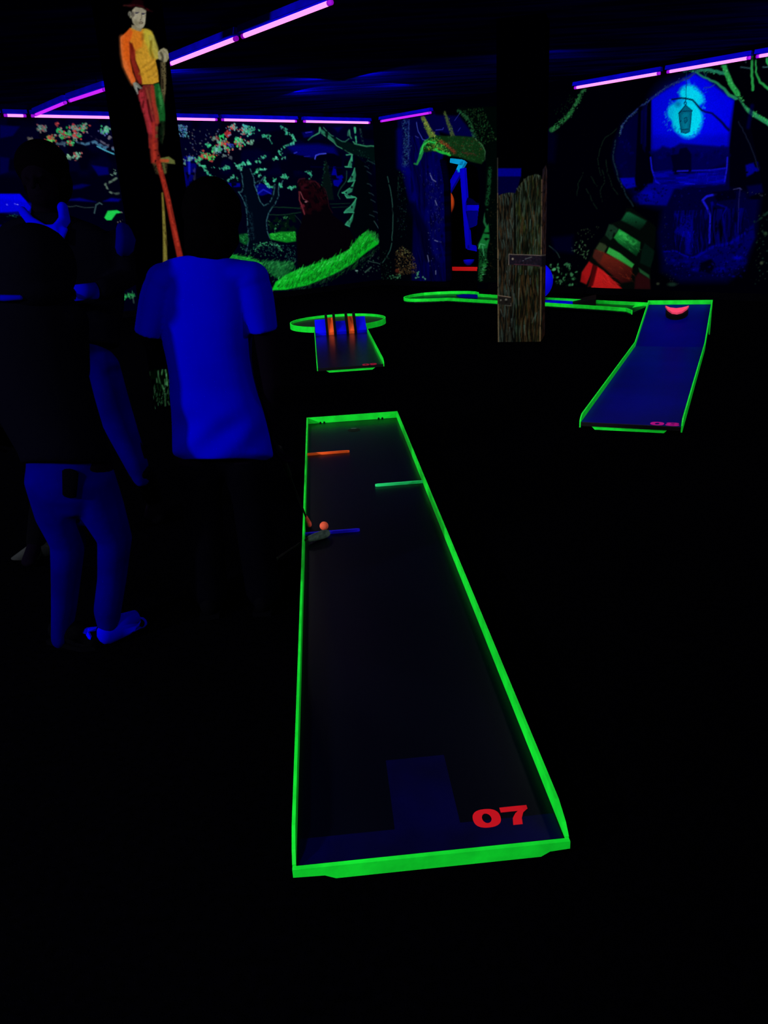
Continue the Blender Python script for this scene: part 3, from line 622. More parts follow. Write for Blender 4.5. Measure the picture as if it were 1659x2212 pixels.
    # brown shrub and mint leaves left of the gateway
    c.dabs([(50, 1370), (110, 1310), (190, 1350), (240, 1450), (230, 1550), (60, 1560)], 300, 1.9, [(70, 55, 30), (90, 75, 45), (50, 40, 20), (110, 95, 60), (60, 40, 20)], 3, along=False, ang=1.3)
    c.blob((70, 1520), (6, 6), (110, 40, 25), .6); c.dabs([(80, 1350), (190, 1360)], 20, 1.8, [(110, 110, 60), (120, 130, 80)], 4, ang=1.2)
    c.dabs([(0, 1580), (100, 1570)], 34, 2.0, [(70, 140, 90), (50, 120, 80)], 3); c.dabs([(225, 1590), (245, 1530), (240, 1600)], 14, 2.4, [(90, 180, 130), (70, 150, 110)], 1.5); c.dabs([(275, 1560), (320, 1600)], 9, 2.2, [(90, 180, 130), (80, 150, 120)], 1)
    c.dabs([(-200, 1350), (0, 1340), (40, 1600), (-60, 1600)], 60, 1.6, [(20, 55, 40), (30, 70, 50)], 3, along=False)
    # -------- cave with the hanging lantern
    c.frame(1180, 90, 3.463)
    c.poly([(-60, 200), (2400, -200), (2400, 1900), (-60, 1900)], (0, 0, 5), 1, 2)
    c.poly([(0, 640), (80, 700), (60, 900), (0, 900)], (0, 0, 22), .9, 12)
    ins = [(1130, 215), (1060, 275), (900, 330), (800, 420), (700, 500), (620, 560), (570, 620), (520, 740), (500, 850), (520, 950), (560, 1050), (640, 1150), (680, 1210), (860, 1260), (840, 1500), (860, 1720), (1000, 1800), (1350, 1800), (1480, 1700), (1560, 1480), (1600, 1180), (1570, 940), (1500, 650), (1440, 440), (1330, 390), (1200, 270)]
    c.poly(ins, (0, 0, 46), 1, 16)
    c.poly([(780, 430), (1100, 235), (1200, 280), (1330, 380), (1410, 440), (1380, 620), (1360, 780), (1200, 830), (900, 830), (790, 800)], (0, 0, 225), 1, 10)
    c.poly([(780, 700), (1360, 700), (1360, 830), (780, 830)], (0, 0, 160), .6, 14)
    c.blob((1040, 520), (95, 90), (0, 15, 255), .7, 0, .9)
    CY = (0, 215, 240)
    c.blob((1060, 580), (36, 46), CY, 1, 0, .25); c.blob((1075, 390), (28, 22), CY, 1, .3, .3); c.blob((960, 530), (19, 24), CY, .9, 0, .35); c.blob((1130, 430), (18, 17), CY, .9, 0, .35); c.blob((1000, 620), (20, 22), CY, .9, 0, .3); c.blob((1010, 470), (18, 18), (0, 190, 235), .8, 0, .4); c.blob((1080, 650), (20, 16), CY, .9, 0, .35)
    c.dabs([(960, 400), (1070, 320), (1180, 400), (1170, 600), (1100, 700), (960, 650), (890, 540), (940, 430)], 150, 2.6, [(0, 190, 240), (20, 150, 255), (0, 120, 250)], 2.2, al=.7)
    c.dabs([(890, 610), (950, 670)], 14, 2.0, [(20, 130, 255), (10, 90, 255)], 3); c.dabs([(1070, 720), (1150, 670)], 16, 1.8, [(30, 140, 255), (10, 90, 255)], 3); c.dabs([(1130, 320), (1200, 370)], 10, 1.6, [(0, 80, 240)], 3)
    c.blob((985, 470), (10, 8), (0, 110, 170), .7, 0, .8); c.line([(1070, 320), (1075, 410)], 22, (10, 205, 235), .35, 9, tex=.5)
    # lantern and its twig
    DK = (0, 14, 50)
    c.line([(1048, 235), (1046, 425)], 1.2, (0, 50, 90), .9, 1); c.line([(940, 432), (1040, 422), (1095, 435), (1130, 475), (1165, 515)], (3, 4), (0, 12, 45), .95, 1.2, wob=.5); c.line([(1165, 515), (1240, 535), (1300, 590), (1365, 660)], (3, 6), (0, 2, 60), .95, 2, wob=.8)
    c.line([(1150, 250), (1190, 270), (1200, 230)], 2.2, (0, 60, 60), .8, 1.3)
    c.line([(1040, 430), (1042, 455)], 1.5, DK, 1, 1)
    for k in range(10):
        a = k * .628; b = a + .628; c.line([(1040 + 9 * math.cos(a), 461 + 9 * math.sin(a)), (1040 + 9 * math.cos(b), 461 + 9 * math.sin(b))], 1.3, DK, 1, .8)
    c.poly([(990, 535), (1042, 474), (1092, 515), (1085, 560), (1072, 672), (1040, 685), (1008, 676), (998, 600)], (0, 95, 125), 1, 1.2)
    c.poly([(1020, 540), (1060, 530), (1065, 600), (1055, 660), (1025, 660), (1012, 600)], (0, 125, 150), .6, 5)
    for P in ([(990, 535), (1042, 474), (1092, 515)], [(990, 538), (1010, 520), (1055, 520), (1092, 518)], [(1086, 530), (1083, 580), (1072, 672)], [(994, 545), (998, 600), (1010, 675)], [(1008, 676), (1040, 686), (1073, 672)], [(1030, 575), (1050, 565), (1055, 590), (1038, 610), (1032, 590)], [(1000, 600), (1010, 590)], [(1015, 660), (1062, 655)]):
        c.line(P, 1.5, (0, 25, 50), .9, 1)
    c.blob((1043, 590), (5, 7), (0, 80, 110), .7, 0, .8)
    # arch edge of the cave, left side: fine grey-green roots
    c.line([(1130, 215), (1060, 275), (960, 310), (890, 345), (800, 420), (700, 490), (620, 560), (570, 620), (555, 690)], (4.5, 3), (25, 45, 110), .9, 2.2, tex=.25, which=2, wob=1); c.dabs([(1050, 270), (900, 340), (700, 490), (570, 620), (550, 700)], 120, 1.4, [(50, 85, 110), (60, 110, 100), (40, 60, 120)], 2)
    c.line([(520, 740), (500, 850), (510, 920), (545, 1030), (600, 1160), (650, 1230)], 3, (20, 45, 55), .8, 2, tex=.3, which=2, wob=1.2)
    for P in ([(530, 650), (440, 720), (400, 800), (385, 900), (410, 1000)], [(450, 880), (455, 980), (500, 1090), (540, 1150)], [(420, 960), (440, 1060), (400, 1110), (420, 1200)], [(280, 980), (240, 1060), (230, 1150)], [(300, 1100), (340, 1180), (380, 1250)], [(340, 1010), (380, 1080)]):
        c.line(P, 1.8, (14, 34, 22), .8, 1.6, tex=.3, which=2, wob=1.4)
    # green branches
    GB = (35, 160, 70)
    c.line([(290, 345), (250, 400), (215, 480), (160, 560), (100, 620), (40, 660)], (5, 11), (25, 95, 45), .85, 3, tex=.3, wob=1.2); c.dabs([(280, 360), (220, 470), (160, 560), (40, 660)], 130, 1.8, [(40, 130, 60), (30, 110, 50), (60, 130, 80)], 2.6); c.dabs([(200, 400), (100, 560)], 40, 1.6, [(8, 40, 15)], 7)
    c.line([(980, 205), (1030, 220), (1110, 205), (1230, 215), (1350, 240)], (3, 8), (30, 130, 90), .9, 2, wob=1); c.line([(1315, 145), (1340, 210), (1370, 290), (1400, 350), (1430, 390)], (10, 12), GB, .95, 2, wob=1)
    c.line([(1120, 225), (1180, 265), (1260, 300), (1330, 350), (1370, 400), (1430, 430), (1480, 490), (1540, 535), (1620, 580), (1680, 620), (1800, 700)], (3, 13), (35, 135, 85), .95, 2.2, wob=1.2); c.line([(1260, 320), (1230, 340), (1180, 345)], 2, (30, 70, 130), .8, 1.4)
    c.dabs([(1320, 150), (1370, 290), (1440, 400), (1500, 500), (1650, 600)], 150, 1.9, [(50, 190, 80), (40, 160, 70), (80, 200, 110), (20, 100, 50)], 2.6); c.dabs([(1000, 210), (1340, 235)], 70, 1.7, [(50, 170, 100), (30, 120, 80)], 1.8)
    c.line([(1160, 180), (1195, 265)], 1.6, (25, 90, 70), .7, 1.2, wob=.7); c.line([(1110, 215), (1100, 185)], 2, (40, 130, 90), .7, 1.3)
    c.line([(1540, 105), (1535, 200), (1545, 360)], (5, 6), (35, 150, 65), .95, 1.8, wob=1); c.line([(1480, 125), (1495, 155)], 3, (50, 80, 80), .7, 1.4); c.line([(1455, 190), (1530, 200)], 2.6, (45, 90, 90), .8, 1.4)
    c.line([(1565, 140), (1570, 230), (1600, 300), (1660, 355), (1760, 400)], (3, 7), (35, 150, 65), .95, 1.8, wob=1); c.line([(1655, 90), (1650, 150), (1670, 180)], 5, (35, 160, 70), .95, 1.6, wob=1); c.line([(1620, 190), (1680, 190)], 2.4, (60, 110, 110), .8, 1.3)
    # tree trunks inside, ponds and fall
    c.poly([(690, 490), (715, 480), (720, 800), (740, 830), (755, 470), (785, 430), (780, 830), (800, 1000), (830, 1110), (660, 1120), (670, 900)], (0, 0, 12), 1, 2.5)
    c.line([(715, 520), (712, 760)], 3, (0, 0, 90), .7, 3); c.line([(745, 530), (742, 780)], 3, (0, 0, 80), .7, 3)
    c.poly([(1410, 440), (1440, 430), (1520, 560), (1570, 900), (1620, 1100), (1600, 1180), (1370, 1180), (1370, 800)], (0, 0, 10), 1, 3)
    c.line([(1540, 480), (1510, 640)], 8, (0, 0, 60), .7, 5); c.line([(1440, 600), (1500, 720), (1550, 840), (1590, 960)], 1.6, (25, 35, 60), .8, 1.3, wob=1)
    c.poly([(800, 840), (870, 780), (940, 800), (1000, 760), (1360, 790), (1360, 900), (1200, 960), (940, 970), (800, 960)], (0, 0, 70), .9, 6)
    c.dabs([(810, 850), (1350, 850)], 50, 5, [(0, 0, 100), (0, 0, 60), (0, 0, 85)], 7, al=.6)
    c.poly([(930, 850), (990, 840), (1000, 800), (1050, 790), (1085, 840), (1085, 960), (1070, 1010), (1040, 985), (990, 1005), (930, 1000), (950, 940)], (0, 0, 28), .95, 3)
    c.dabs([(545, 730), (600, 760), (610, 830)], 30, 4, [(0, 0, 90), (0, 0, 70)], 5, al=.6); c.dabs([(540, 900), (640, 1000)], 30, 4, [(0, 0, 60)], 6, al=.6)
    c.poly([(1490, 920), (1580, 900), (1600, 960), (1500, 1010)], (0, 0, 150), .8, 4, tex=.3)
    c.frame(1180, 340, 3.463)
    c.poly([(550, 155), (660, 150), (670, 220), (600, 235), (570, 200)], (0, 0, 170), .9, 3); c.poly([(800, 105), (940, 95), (960, 130), (1100, 120), (1340, 80), (1340, 200), (1100, 210), (960, 240), (900, 360), (700, 350), (680, 290), (760, 200), (810, 190)], (0, 0, 135), .95, 5)
    c.line([(780, 0), (790, 90), (820, 180), (850, 200)], 3, (20, 20, 230), .9, 2); c.line([(1355, 0), (1350, 90), (1335, 180)], 3, (20, 20, 210), .9, 2); c.line([(980, 103), (1060, 100)], 3, (20, 20, 210), .9, 2); c.line([(1090, 100), (1230, 95), (1340, 80)], 3, (10, 10, 190), .9, 2); c.line([(1000, 190), (1110, 200)], 2.5, (10, 10, 210), .9, 1.5)
    c.hair([(1130, 130), (1340, 120)], 40, 8, [(10, 10, 190), (0, 0, 160)], 1.57, 1.2, spread=4); c.blob((770, 280), (24, 14), (0, 0, 175), .8, 0, .8); c.blob((700, 310), (20, 12), (0, 0, 120), .7, 0, .8)
    c.poly([(960, 240), (1100, 215), (1440, 240), (1500, 260), (1560, 480), (1300, 640), (1110, 740), (880, 700), (840, 560), (920, 380)], (0, 0, 44), .95, 14)
    c.poly([(960, 420), (1090, 430), (1100, 540), (1090, 730), (1040, 720), (1040, 600), (950, 560), (1000, 500)], (0, 0, 115), .9, 4, tex=.25, which=2); c.hair([(1040, 560), (1090, 560)], 26, 34, [(0, 0, 190), (0, 0, 150)], 1.57, 1.3, spread=3)
    c.line([(1270, 275), (1200, 290), (1170, 320), (1200, 370), (1225, 430), (1220, 640)], (5, 4), (20, 20, 200), .95, 2, wob=.6); c.line([(1240, 340), (1260, 480)], 6, (0, 0, 130), .8, 3); c.line([(1280, 350), (1350, 375), (1320, 430), (1330, 560)], 3, (0, 0, 130), .8, 2)
    c.poly([(1245, 360), (1290, 400), (1330, 520), (1310, 630), (1250, 640), (1235, 520)], (0, 0, 10), .9, 4); c.line([(1360, 380), (1370, 590)], 2, (0, 0, 90), .7, 2); c.hair([(1380, 380), (1500, 380)], 20, 40, [(0, 0, 80)], 1.57, 1.2, spread=5)
    c.line([(1450, 230), (1440, 330), (1435, 560)], 2, (30, 30, 90), .8, 1.3); c.line([(1400, 240), (1445, 230), (1460, 240)], 2, (60, 60, 120), .8, 1.2)
    c.poly([(1240, 260), (1420, 240), (1420, 310), (1280, 330)], (0, 0, 14), .8, 4)
    c.poly([(870, 700), (1000, 720), (1110, 750), (1250, 670), (1400, 630), (1480, 560), (1550, 500), (1560, 600), (1500, 730), (1500, 800), (1350, 860), (1130, 860), (1100, 830), (900, 800)], (0, 0, 85), .9, 6, tex=.2); c.line([(1110, 750), (1240, 670), (1380, 640), (1480, 570)], 6, (0, 0, 150), .8, 4, tex=.2, wob=1); c.line([(880, 700), (960, 700), (1020, 730), (1100, 750)], 3, (0, 0, 160), .8, 2.5, wob=1.5)
    for (x, y, r, k) in ((1430, 750, 14, 170), (1310, 840, 16, 130), (1050, 780, 12, 110), (1200, 740, 12, 120), (950, 770, 9, 120), (1110, 840, 12, 120), (1400, 890, 6, 120), (1340, 780, 9, 120)): c.blob((x, y), (r, r * .5), (0, 0, k), .8, 0, .7)
    c.poly([(1150, 790), (1230, 760), (1270, 800), (1230, 870), (1150, 850)], (0, 0, 12), .9, 4); c.dabs([(870, 760), (1500, 700), (1500, 900), (900, 900)], 70, 2.6, [(0, 0, 110), (0, 0, 60), (0, 0, 20)], 4, along=False, al=.6)
    c.poly([(1500, 215), (1610, 200), (1620, 260), (1520, 290)], (0, 0, 60), .8, 6); c.dabs([(1510, 260), (1640, 290)], 10, 1.6, [(50, 60, 70)], 2); c.dabs([(870, 420), (900, 420), (910, 880), (890, 880)], 10, 1.5, [(50, 60, 60)], 4, along=False)
    c.dabs([(1570, 400), (1700, 350), (1800, 900), (1560, 950)], 80, 2.2, [(15, 28, 18), (25, 40, 30), (20, 50, 40)], 4, along=False); c.line([(1560, 480), (1610, 450), (1660, 410)], 5, (20, 55, 40), .7, 3, tex=.3); c.blob((1610, 790), (5, 5), (70, 90, 60), .7, 0, .6); c.blob((1640, 570), (6, 6), (40, 70, 45), .7, 0, .6)
    rr = [(960, 240), (1500, 250), (1560, 480), (1540, 700), (1400, 860), (900, 820), (850, 600)]
    c.dabs(rr, 260, 3.0, [(0, 0, 95), (0, 0, 70), (0, 0, 26), (0, 0, 14), (4, 4, 120)], 4, along=False, al=.5, asp=(.3, .8)); c.grain([(950, 400), (1480, 380), (1480, 640), (1100, 720), (950, 700)], [(0, 0, 92), (0, 0, 18), (0, 0, 120)], 3.0, 30, .55, .6, 4)
    c.grain([(800, 110), (1340, 90), (1340, 210), (960, 240), (800, 200)], [(0, 0, 190), (0, 0, 80)], 22, 3.0, .5, .55, 6); c.dabs([(560, 160), (900, 240), (880, 360), (690, 340)], 60, 3.2, [(0, 0, 130), (0, 0, 90), (0, 0, 30)], 4, along=False, al=.6)
    c.dabs([(860, 640), (1100, 760), (1500, 640), (1480, 900), (900, 900)], 160, 2.4, [(0, 0, 120), (0, 0, 10), (0, 0, 70), (10, 10, 140)], 4, along=False, al=.6)
    # barrel with red and green bands
    c.poly([(600, 380), (640, 380), (760, 470), (820, 520), (815, 630), (780, 830), (780, 990), (330, 980), (250, 930), (260, 850), (320, 770), (350, 700), (400, 620), (440, 580), (470, 500), (560, 470)], (3, 8, 6), 1, 3)
    c.poly([(600, 410), (620, 408), (750, 475), (740, 500), (700, 545), (620, 500), (560, 470)], (20, 110, 60), .85, 4, tex=.1, col2=(3, 22, 14))
    c.poly([(470, 500), (500, 505), (540, 535), (510, 590), (480, 620), (440, 580)], (20, 55, 35), .8, 3, tex=.2)
    c.poly([(545, 535), (705, 635), (700, 690), (675, 740), (540, 640), (505, 600)], (30, 160, 60), .95, 3, col2=(4, 45, 22)); c.poly([(545, 540), (600, 570), (690, 632), (650, 660), (540, 590)], (50, 190, 80), .6, 4, tex=.35)
    c.poly([(735, 640), (810, 700), (800, 760), (780, 825), (700, 790), (715, 700)], (4, 26, 18), .9, 3)
    c.poly([(400, 635), (440, 650), (455, 670), (430, 720), (390, 700), (370, 680)], (45, 60, 35), .9, 3, tex=.2)
    c.poly([(470, 672), (550, 715), (658, 800), (640, 830), (540, 770), (450, 715)], (45, 165, 65), .95, 2.5)
    c.poly([(440, 715), (540, 765), (645, 832), (630, 930), (560, 940), (480, 870), (390, 790), (350, 740), (370, 690)], (116, 36, 20), .9, 5, col2=(50, 10, 12)); c.poly([(360, 690), (430, 720), (400, 790), (350, 750)], (60, 25, 20), .9, 4)
    c.poly([(690, 825), (770, 880), (775, 910), (700, 860)], (35, 95, 50), .85, 3, tex=.1); c.poly([(690, 860), (775, 910), (780, 985), (660, 985), (665, 900)], (45, 10, 14), .9, 4)
    c.poly([(320, 778), (350, 800), (330, 880), (300, 950), (255, 930), (265, 860)], (160, 18, 20), .95, 3); c.poly([(380, 815), (430, 850), (560, 975), (570, 988), (340, 982), (335, 960), (360, 880)], (188, 26, 26), .98, 3); c.poly([(350, 800), (385, 815), (350, 960), (310, 970), (335, 880)], (70, 5, 8), .9, 3)
    c.hair([(400, 870), (540, 970)], 30, 14, [(230, 50, 45), (170, 20, 22)], .65, 1.2, .6, spread=6); c.hair([(460, 780), (620, 880)], 26, 14, [(150, 50, 25), (90, 30, 18)], .65, 1.2, .6, spread=7); c.hair([(560, 600), (680, 690)], 26, 12, [(60, 200, 90), (20, 110, 45)], .6, 1.2, .5, spread=6)
    # mint leaves at the pillar foot and forest floor
    c.dabs([(0, 800), (60, 800), (160, 790), (240, 850), (250, 960), (40, 970)], 34, 5.2, [(60, 145, 85), (75, 165, 100), (50, 125, 75)], 1, along=False, asp=(.4, .75)); c.dabs([(10, 800), (240, 790), (250, 960), (40, 970)], 40, 3, [(2, 18, 8)], 1, along=False)
    c.dabs([(180, 690), (240, 600), (330, 640), (300, 760), (220, 720)], 34, 3, [(50, 90, 55), (70, 110, 70)], 1, along=False, asp=(.3, .7)); c.dabs([(200, 560), (420, 500), (340, 640)], 24, 1.8, [(30, 45, 28)], 3, along=False)
    c.line([(20, 660), (70, 700), (100, 750)], 2, (40, 70, 60), .7, 1.3, wob=.7); c.poly([(40, 600), (200, 580), (200, 720), (60, 700)], (0, 0, 28), .8, 10)
    c.blob((835, 945), (5, 4), (60, 70, 50), .8, 0, .6); c.blob((940, 950), (14, 6), (20, 45, 35), .9, 0, .6); c.dabs([(860, 860), (1000, 960)], 12, 1.6, [(30, 40, 40)], 4)
    c.frame()
paint_right(); M2.gain = 0.95
# ------------------------------------------------------------------ room shell
K = Vector((0.22, 17.39, 0))                       # far corner of the hall
ang = math.radians(38)
DL = Vector((-math.cos(ang), -math.sin(ang), 0))   # left back wall runs away from the corner
DR = Vector((0.652, -0.758, 0)).normalized()       # right back wall
NLW = Vector((math.sin(ang), -math.cos(ang), 0))   # normals into the hall
NRW = Vector((-0.758, -0.652, 0)).normalized()
CEIL = 3.2
M_black = mat('black_wall_paint', (0.0006, 0.0006, 0.0014, 1), 0.95, 0.0, var=(0.0003, 0.0003, 0.0009, 1), scale=3)
M_floor = mat('black_carpet', (0.0003, 0.0003, 0.0008, 1), 0.95, 0.0, var=(0.0002, 0.0002, 0.0004, 1), scale=40, bump=0.4, bscale=300)
def ceiling_mat():  # blue tube light on the ceiling is put into the streak colour
    m = bpy.data.materials.new('ceiling_blue_light'); m.use_nodes = True; nt = m.node_tree; b = nt.nodes['Principled BSDF']
    tc = nt.nodes.new('ShaderNodeTexCoord'); mp = nt.nodes.new('ShaderNodeMapping'); mp.inputs['Scale'].default_value = (0.5, 3.2, 1); mp.inputs['Rotation'].default_value = (0, 0, math.radians(-38))
    n = nt.nodes.new('ShaderNodeTexNoise'); n.inputs['Scale'].default_value = 1.6; n.inputs['Detail'].default_value = 4
    r = nt.nodes.new('ShaderNodeValToRGB'); r.color_ramp.elements[0].position = 0.42; r.color_ramp.elements[0].color = (0, 0, 0.02, 1)
    r.color_ramp.elements[1].position = 0.72; r.color_ramp.elements[1].color = (0.0, 0.0, 0.11, 1)
    nt.links.new(tc.outputs['Object'], mp.inputs[0]); nt.links.new(mp.outputs[0], n.inputs['Vector']); nt.links.new(n.outputs['Fac'], r.inputs[0]); nt.links.new(r.outputs[0], b.inputs['Base Color'])
    b.inputs['Roughness'].default_value = 0.9; b.inputs['Specular IOR Level'].default_value = 0
    return m
bm = bmesh.new(); box(bm, (-12, -4, -0.2), (24, 0, 0), (0, 32, 0), (0, 0, 0.2)); struct(obj('floor', bm, M_floor))
bm = bmesh.new()
top = [K, K + DR * 13, Vector((9.5, -4, 0)), Vector((-11, -4, 0)), K + DL * 14]
prism(bm, [p + Vector((0, 0, CEIL)) for p in top], (0, 0, 0.15)); struct(obj('ceiling', bm, ceiling_mat()))
MP = painted('mural_paint')
struct(painted_wall('wall_left', K + DL * 0.0, DL, 12.0, 0.0, CEIL, 0.0125, M1, MP, 0.12, NLW))
DOOR = [(950, 345), (972, 338), (990, 342), (1003, 346), (1015, 354), (1030, 362), (1036, 400), (1034, 450), (1031, 480), (1028, 520), (1032, 560), (1030, 600), (1032, 660), (965, 660), (963, 600), (961, 480), (959, 400)]
struct(painted_wall('wall_right', K, DR, 9.5, 0.0, CEIL, 0.0105, M2, MP, 0.18, NRW, hole=DOOR))
for nm, d, nn, L0, L1 in (('baseboard_left', DL, NLW, 0, 12.0), ('baseboard_right', DR, NRW, 0, 9.5)):
    bm = bmesh.new()
    if nm == 'baseboard_left': box(bm, K + d * L0, d * (L1 - L0), nn * 0.015, (0, 0, 0.1))
    else:
        box(bm, K + d * 0.02, d * 1.95, nn * 0.015, (0, 0, 0.1)); box(bm, K + d * 2.95, d * 6.5, nn * 0.015, (0, 0, 0.1))
    struct(obj(nm, bm, M_black))
# dark side room seen through the gateway
A0 = K + DR * -8.0; back = -NRW
bm = bmesh.new(); box(bm, A0 + back * 7.2, DR * 11.5, back * 0.1, (0, 0, CEIL)); struct(obj('wall_annex', bm, M_black))
bm = bmesh.new(); box(bm, A0 + back * 0.2, back * 7.0, DR * -0.1, (0, 0, CEIL)); struct(obj('wall_annex_left', bm, M_black))
bm = bmesh.new(); box(bm, A0 + DR * 11.5 + back * 0.2, back * 7.0, DR * 0.1, (0, 0, CEIL)); struct(obj('wall_annex_right', bm, M_black))
bm = bmesh.new(); box(bm, A0 + back * 0.15 + Vector((0, 0, CEIL)), DR * 11.5, back * 7.1, (0, 0, 0.1)); struct(obj('ceiling_annex', bm, M_black))

# ------------------------------------------------------------------ square painted columns
M3 = Canvas(150, -60, 440, 960, 2.2, (0, 0, 1))
def paint_column():
    c = M3; c.frame(200, 0, 6.914)
    OR, AM, YE, RD = (225, 110, 30), (215, 160, 45), (205, 190, 60), (150, 40, 28)
    # stilts and legs
    c.poly([(1010, 920), (1090, 930), (1100, 1100), (1095, 1260), (1085, 1400), (1060, 1700), (1075, 2000), (1040, 2140), (1020, 1300)], (85, 75, 50), .85, 3, tex=.2, which=2)
    c.line([(1060, 950), (1070, 1250), (1060, 1400)], 8, (110, 100, 65), .8, 3, tex=.2, which=2); c.line([(1045, 1180), (1050, 1320)], 4, (40, 30, 20), .8, 2)
    c.poly([(905, 1260), (990, 1240), (1040, 1420), (1070, 1560), (1085, 1700), (1085, 1810), (1000, 1830), (960, 1690), (925, 1520)], (20, 100, 40), .95, 3, tex=.08, which=2); c.poly([(985, 1260), (1030, 1400), (1050, 1560), (1020, 1640), (990, 1480)], (60, 150, 75), .8, 5, tex=.2); c.poly([(930, 1450), (985, 1480), (990, 1600), (960, 1640)], (5, 60, 20), .8, 4)
    c.poly([(1000, 1810), (1085, 1800), (1070, 2000), (1040, 2150), (1000, 2100)], (10, 32, 15), .8, 5, tex=.2)
    c.poly([(680, 1400), (700, 1340), (760, 1270), (905, 1260), (930, 1500), (960, 1650), (985, 1760), (975, 1900), (960, 2212), (840, 2212), (830, 2000), (790, 1850), (745, 1650), (700, 1500)], (120, 32, 34), 1, 3)
    c.poly([(780, 1280), (880, 1270), (900, 1500), (840, 1560)], (110, 60, 35), .7, 4, tex=.3, which=2)
    c.line([(720, 1390), (790, 1650), (860, 1800), (870, 1950)], 13, (185, 48, 60), .8, 7, tex=.15); c.line([(800, 1320), (860, 1560), (900, 1700)], 4, (160, 70, 50), .7, 3, tex=.2); c.line([(890, 1300), (920, 1560), (955, 1700), (965, 1830)], 9, (175, 60, 40), .8, 4, tex=.1); c.line([(820, 1500), (850, 1700), (910, 1900)], 4, (60, 10, 12), .8, 3); c.line([(760, 1500), (750, 1600)], 5, (70, 12, 16), .7, 3, tex=.3)
    c.line([(905, 1850), (930, 2212)], 8, (190, 50, 40), .8, 5, tex=.2); c.line([(960, 1900), (955, 2212)], 6, (90, 85, 40), .7, 3, tex=.25)
    # jumper: orange sleeve, red shade, yellow front
    c.poly([(560, 420), (620, 400), (760, 430), (800, 430), (870, 460), (905, 520), (930, 680), (975, 780), (990, 860), (940, 900), (970, 1040), (985, 1160), (990, 1225), (900, 1255), (740, 1262), (720, 1180), (700, 1040), (640, 900), (600, 700), (520, 560)], AM, 1, 2.5)
    c.poly([(560, 430), (740, 470), (760, 560), (740, 700), (640, 760), (580, 640), (500, 540)], (230, 130, 32), .9, 7)
    c.poly([(770, 430), (830, 440), (890, 480), (915, 620), (900, 760), (860, 840), (820, 700), (780, 620), (750, 540)], YE, .95, 6); c.line([(880, 560), (935, 720), (960, 840)], 13, (190, 180, 75), .9, 4)
    c.line([(750, 520), (745, 580)], 6, (150, 95, 25), .7, 5); c.line([(875, 620), (865, 760), (900, 860)], 5, (130, 110, 25), .8, 4)
    c.poly([(545, 620), (600, 690), (640, 760), (640, 900), (700, 1050), (735, 1190), (735, 1260), (690, 1250), (640, 1160), (590, 1000), (555, 860), (545, 740)], RD, .95, 5); c.line([(580, 660), (600, 760)], 6, (110, 25, 12), .8, 4)
    c.poly([(560, 420), (415, 560), (420, 700), (445, 880), (465, 1000), (520, 1120), (580, 1240), (615, 1260), (645, 1200), (600, 1080), (560, 900), (550, 640), (580, 560), (600, 480)], (228, 98, 30), 1, 3)
    c.line([(440, 560), (450, 800), (480, 980), (560, 1150), (610, 1240)], 11, (240, 125, 60), .7, 7); c.line([(480, 600), (500, 860)], 12, (235, 100, 20), .7, 6)
    for P in ([(960, 1060), (900, 1130), (820, 1160)], [(900, 900), (830, 960), (740, 1010)], [(930, 960), (870, 1030), (790, 1070)], [(970, 1130), (920, 1160)], [(660, 780), (720, 790)], [(700, 1100), (760, 1110)]):
        c.line(P, (5, 2), (160, 115, 30), .7, 4)
    for P in ([(950, 1100), (880, 1160)], [(900, 930), (800, 1000)], [(870, 870), (760, 930)]): c.line(P, (7, 4), (235, 180, 60), .5, 5)
    # neck, face, ear, hat brim
    SK = (175, 168, 140)
    c.poly([(585, 370), (640, 380), (740, 430), (720, 470), (660, 455), (580, 420)], (150, 142, 110), 1, 2)
    c.poly([(590, 150), (640, 105), (740, 120), (800, 160), (795, 260), (785, 360), (760, 410), (720, 430), (650, 400), (600, 340), (580, 260)], SK, 1, 2.5)
    c.poly([(640, 290), (700, 330), (700, 400), (640, 380), (605, 330)], (130, 125, 95), .6, 5); c.poly([(620, 120), (760, 130), (790, 175), (640, 180)], (150, 145, 125), .7, 5)
    c.poly([(580, 170), (620, 180), (625, 240), (590, 260)], (80, 75, 70), .8, 4); c.blob((555, 205), (5, 7), (140, 138, 120), 1, 0, .5); c.blob((570, 250), (3, 4), (150, 148, 120), 1); c.blob((548, 210), (2.4, 4), (90, 88, 80), .9)
    c.line([(640, 192), (690, 186)], 2.4, (70, 68, 80), .9, 1.4); c.blob((660, 203), (3.4, 1.4), (40, 38, 55), 1); c.line([(735, 196), (785, 200)], 2.4, (70, 68, 80), .9, 1.4); c.blob((752, 212), (3.6, 1.5), (40, 38, 60), 1); c.blob((662, 215), (3, 1.2), (190, 185, 165), .8); c.blob((760, 224), (2.6, 1.2), (190, 185, 165), .8)
    c.line([(725, 205), (735, 260), (720, 290)], 1.8, (120, 115, 95), .9, 1.4); c.blob((716, 296), (2.2, 1.2), (80, 72, 60), .9); c.line([(700, 335), (725, 328), (752, 340)], 1.8, (80, 62, 50), .95, 1.2); c.line([(705, 352), (740, 352)], 2, (110, 95, 72), .9, 1.6); c.blob((770, 300), (3, 7), (200, 196, 170), .6); c.blob((640, 260), (4, 6), (195, 190, 165), .5)
    c.poly([(460, 80), (560, 60), (640, 55), (740, 70), (800, 120), (900, 175), (830, 165), (740, 115), (640, 95), (590, 110), (520, 95)], (48, 8, 14), .9, 4, tex=.2, which=2); c.line([(465, 82), (580, 88)], 3, (70, 28, 28), .7, 2, tex=.2); c.line([(600, 75), (740, 95), (830, 150)], 3, (70, 10, 18), .7, 3, tex=.3); c.poly([(560, 60), (600, 0), (700, -20), (760, 20), (760, 80), (640, 60)], (22, 2, 6), .9, 4)
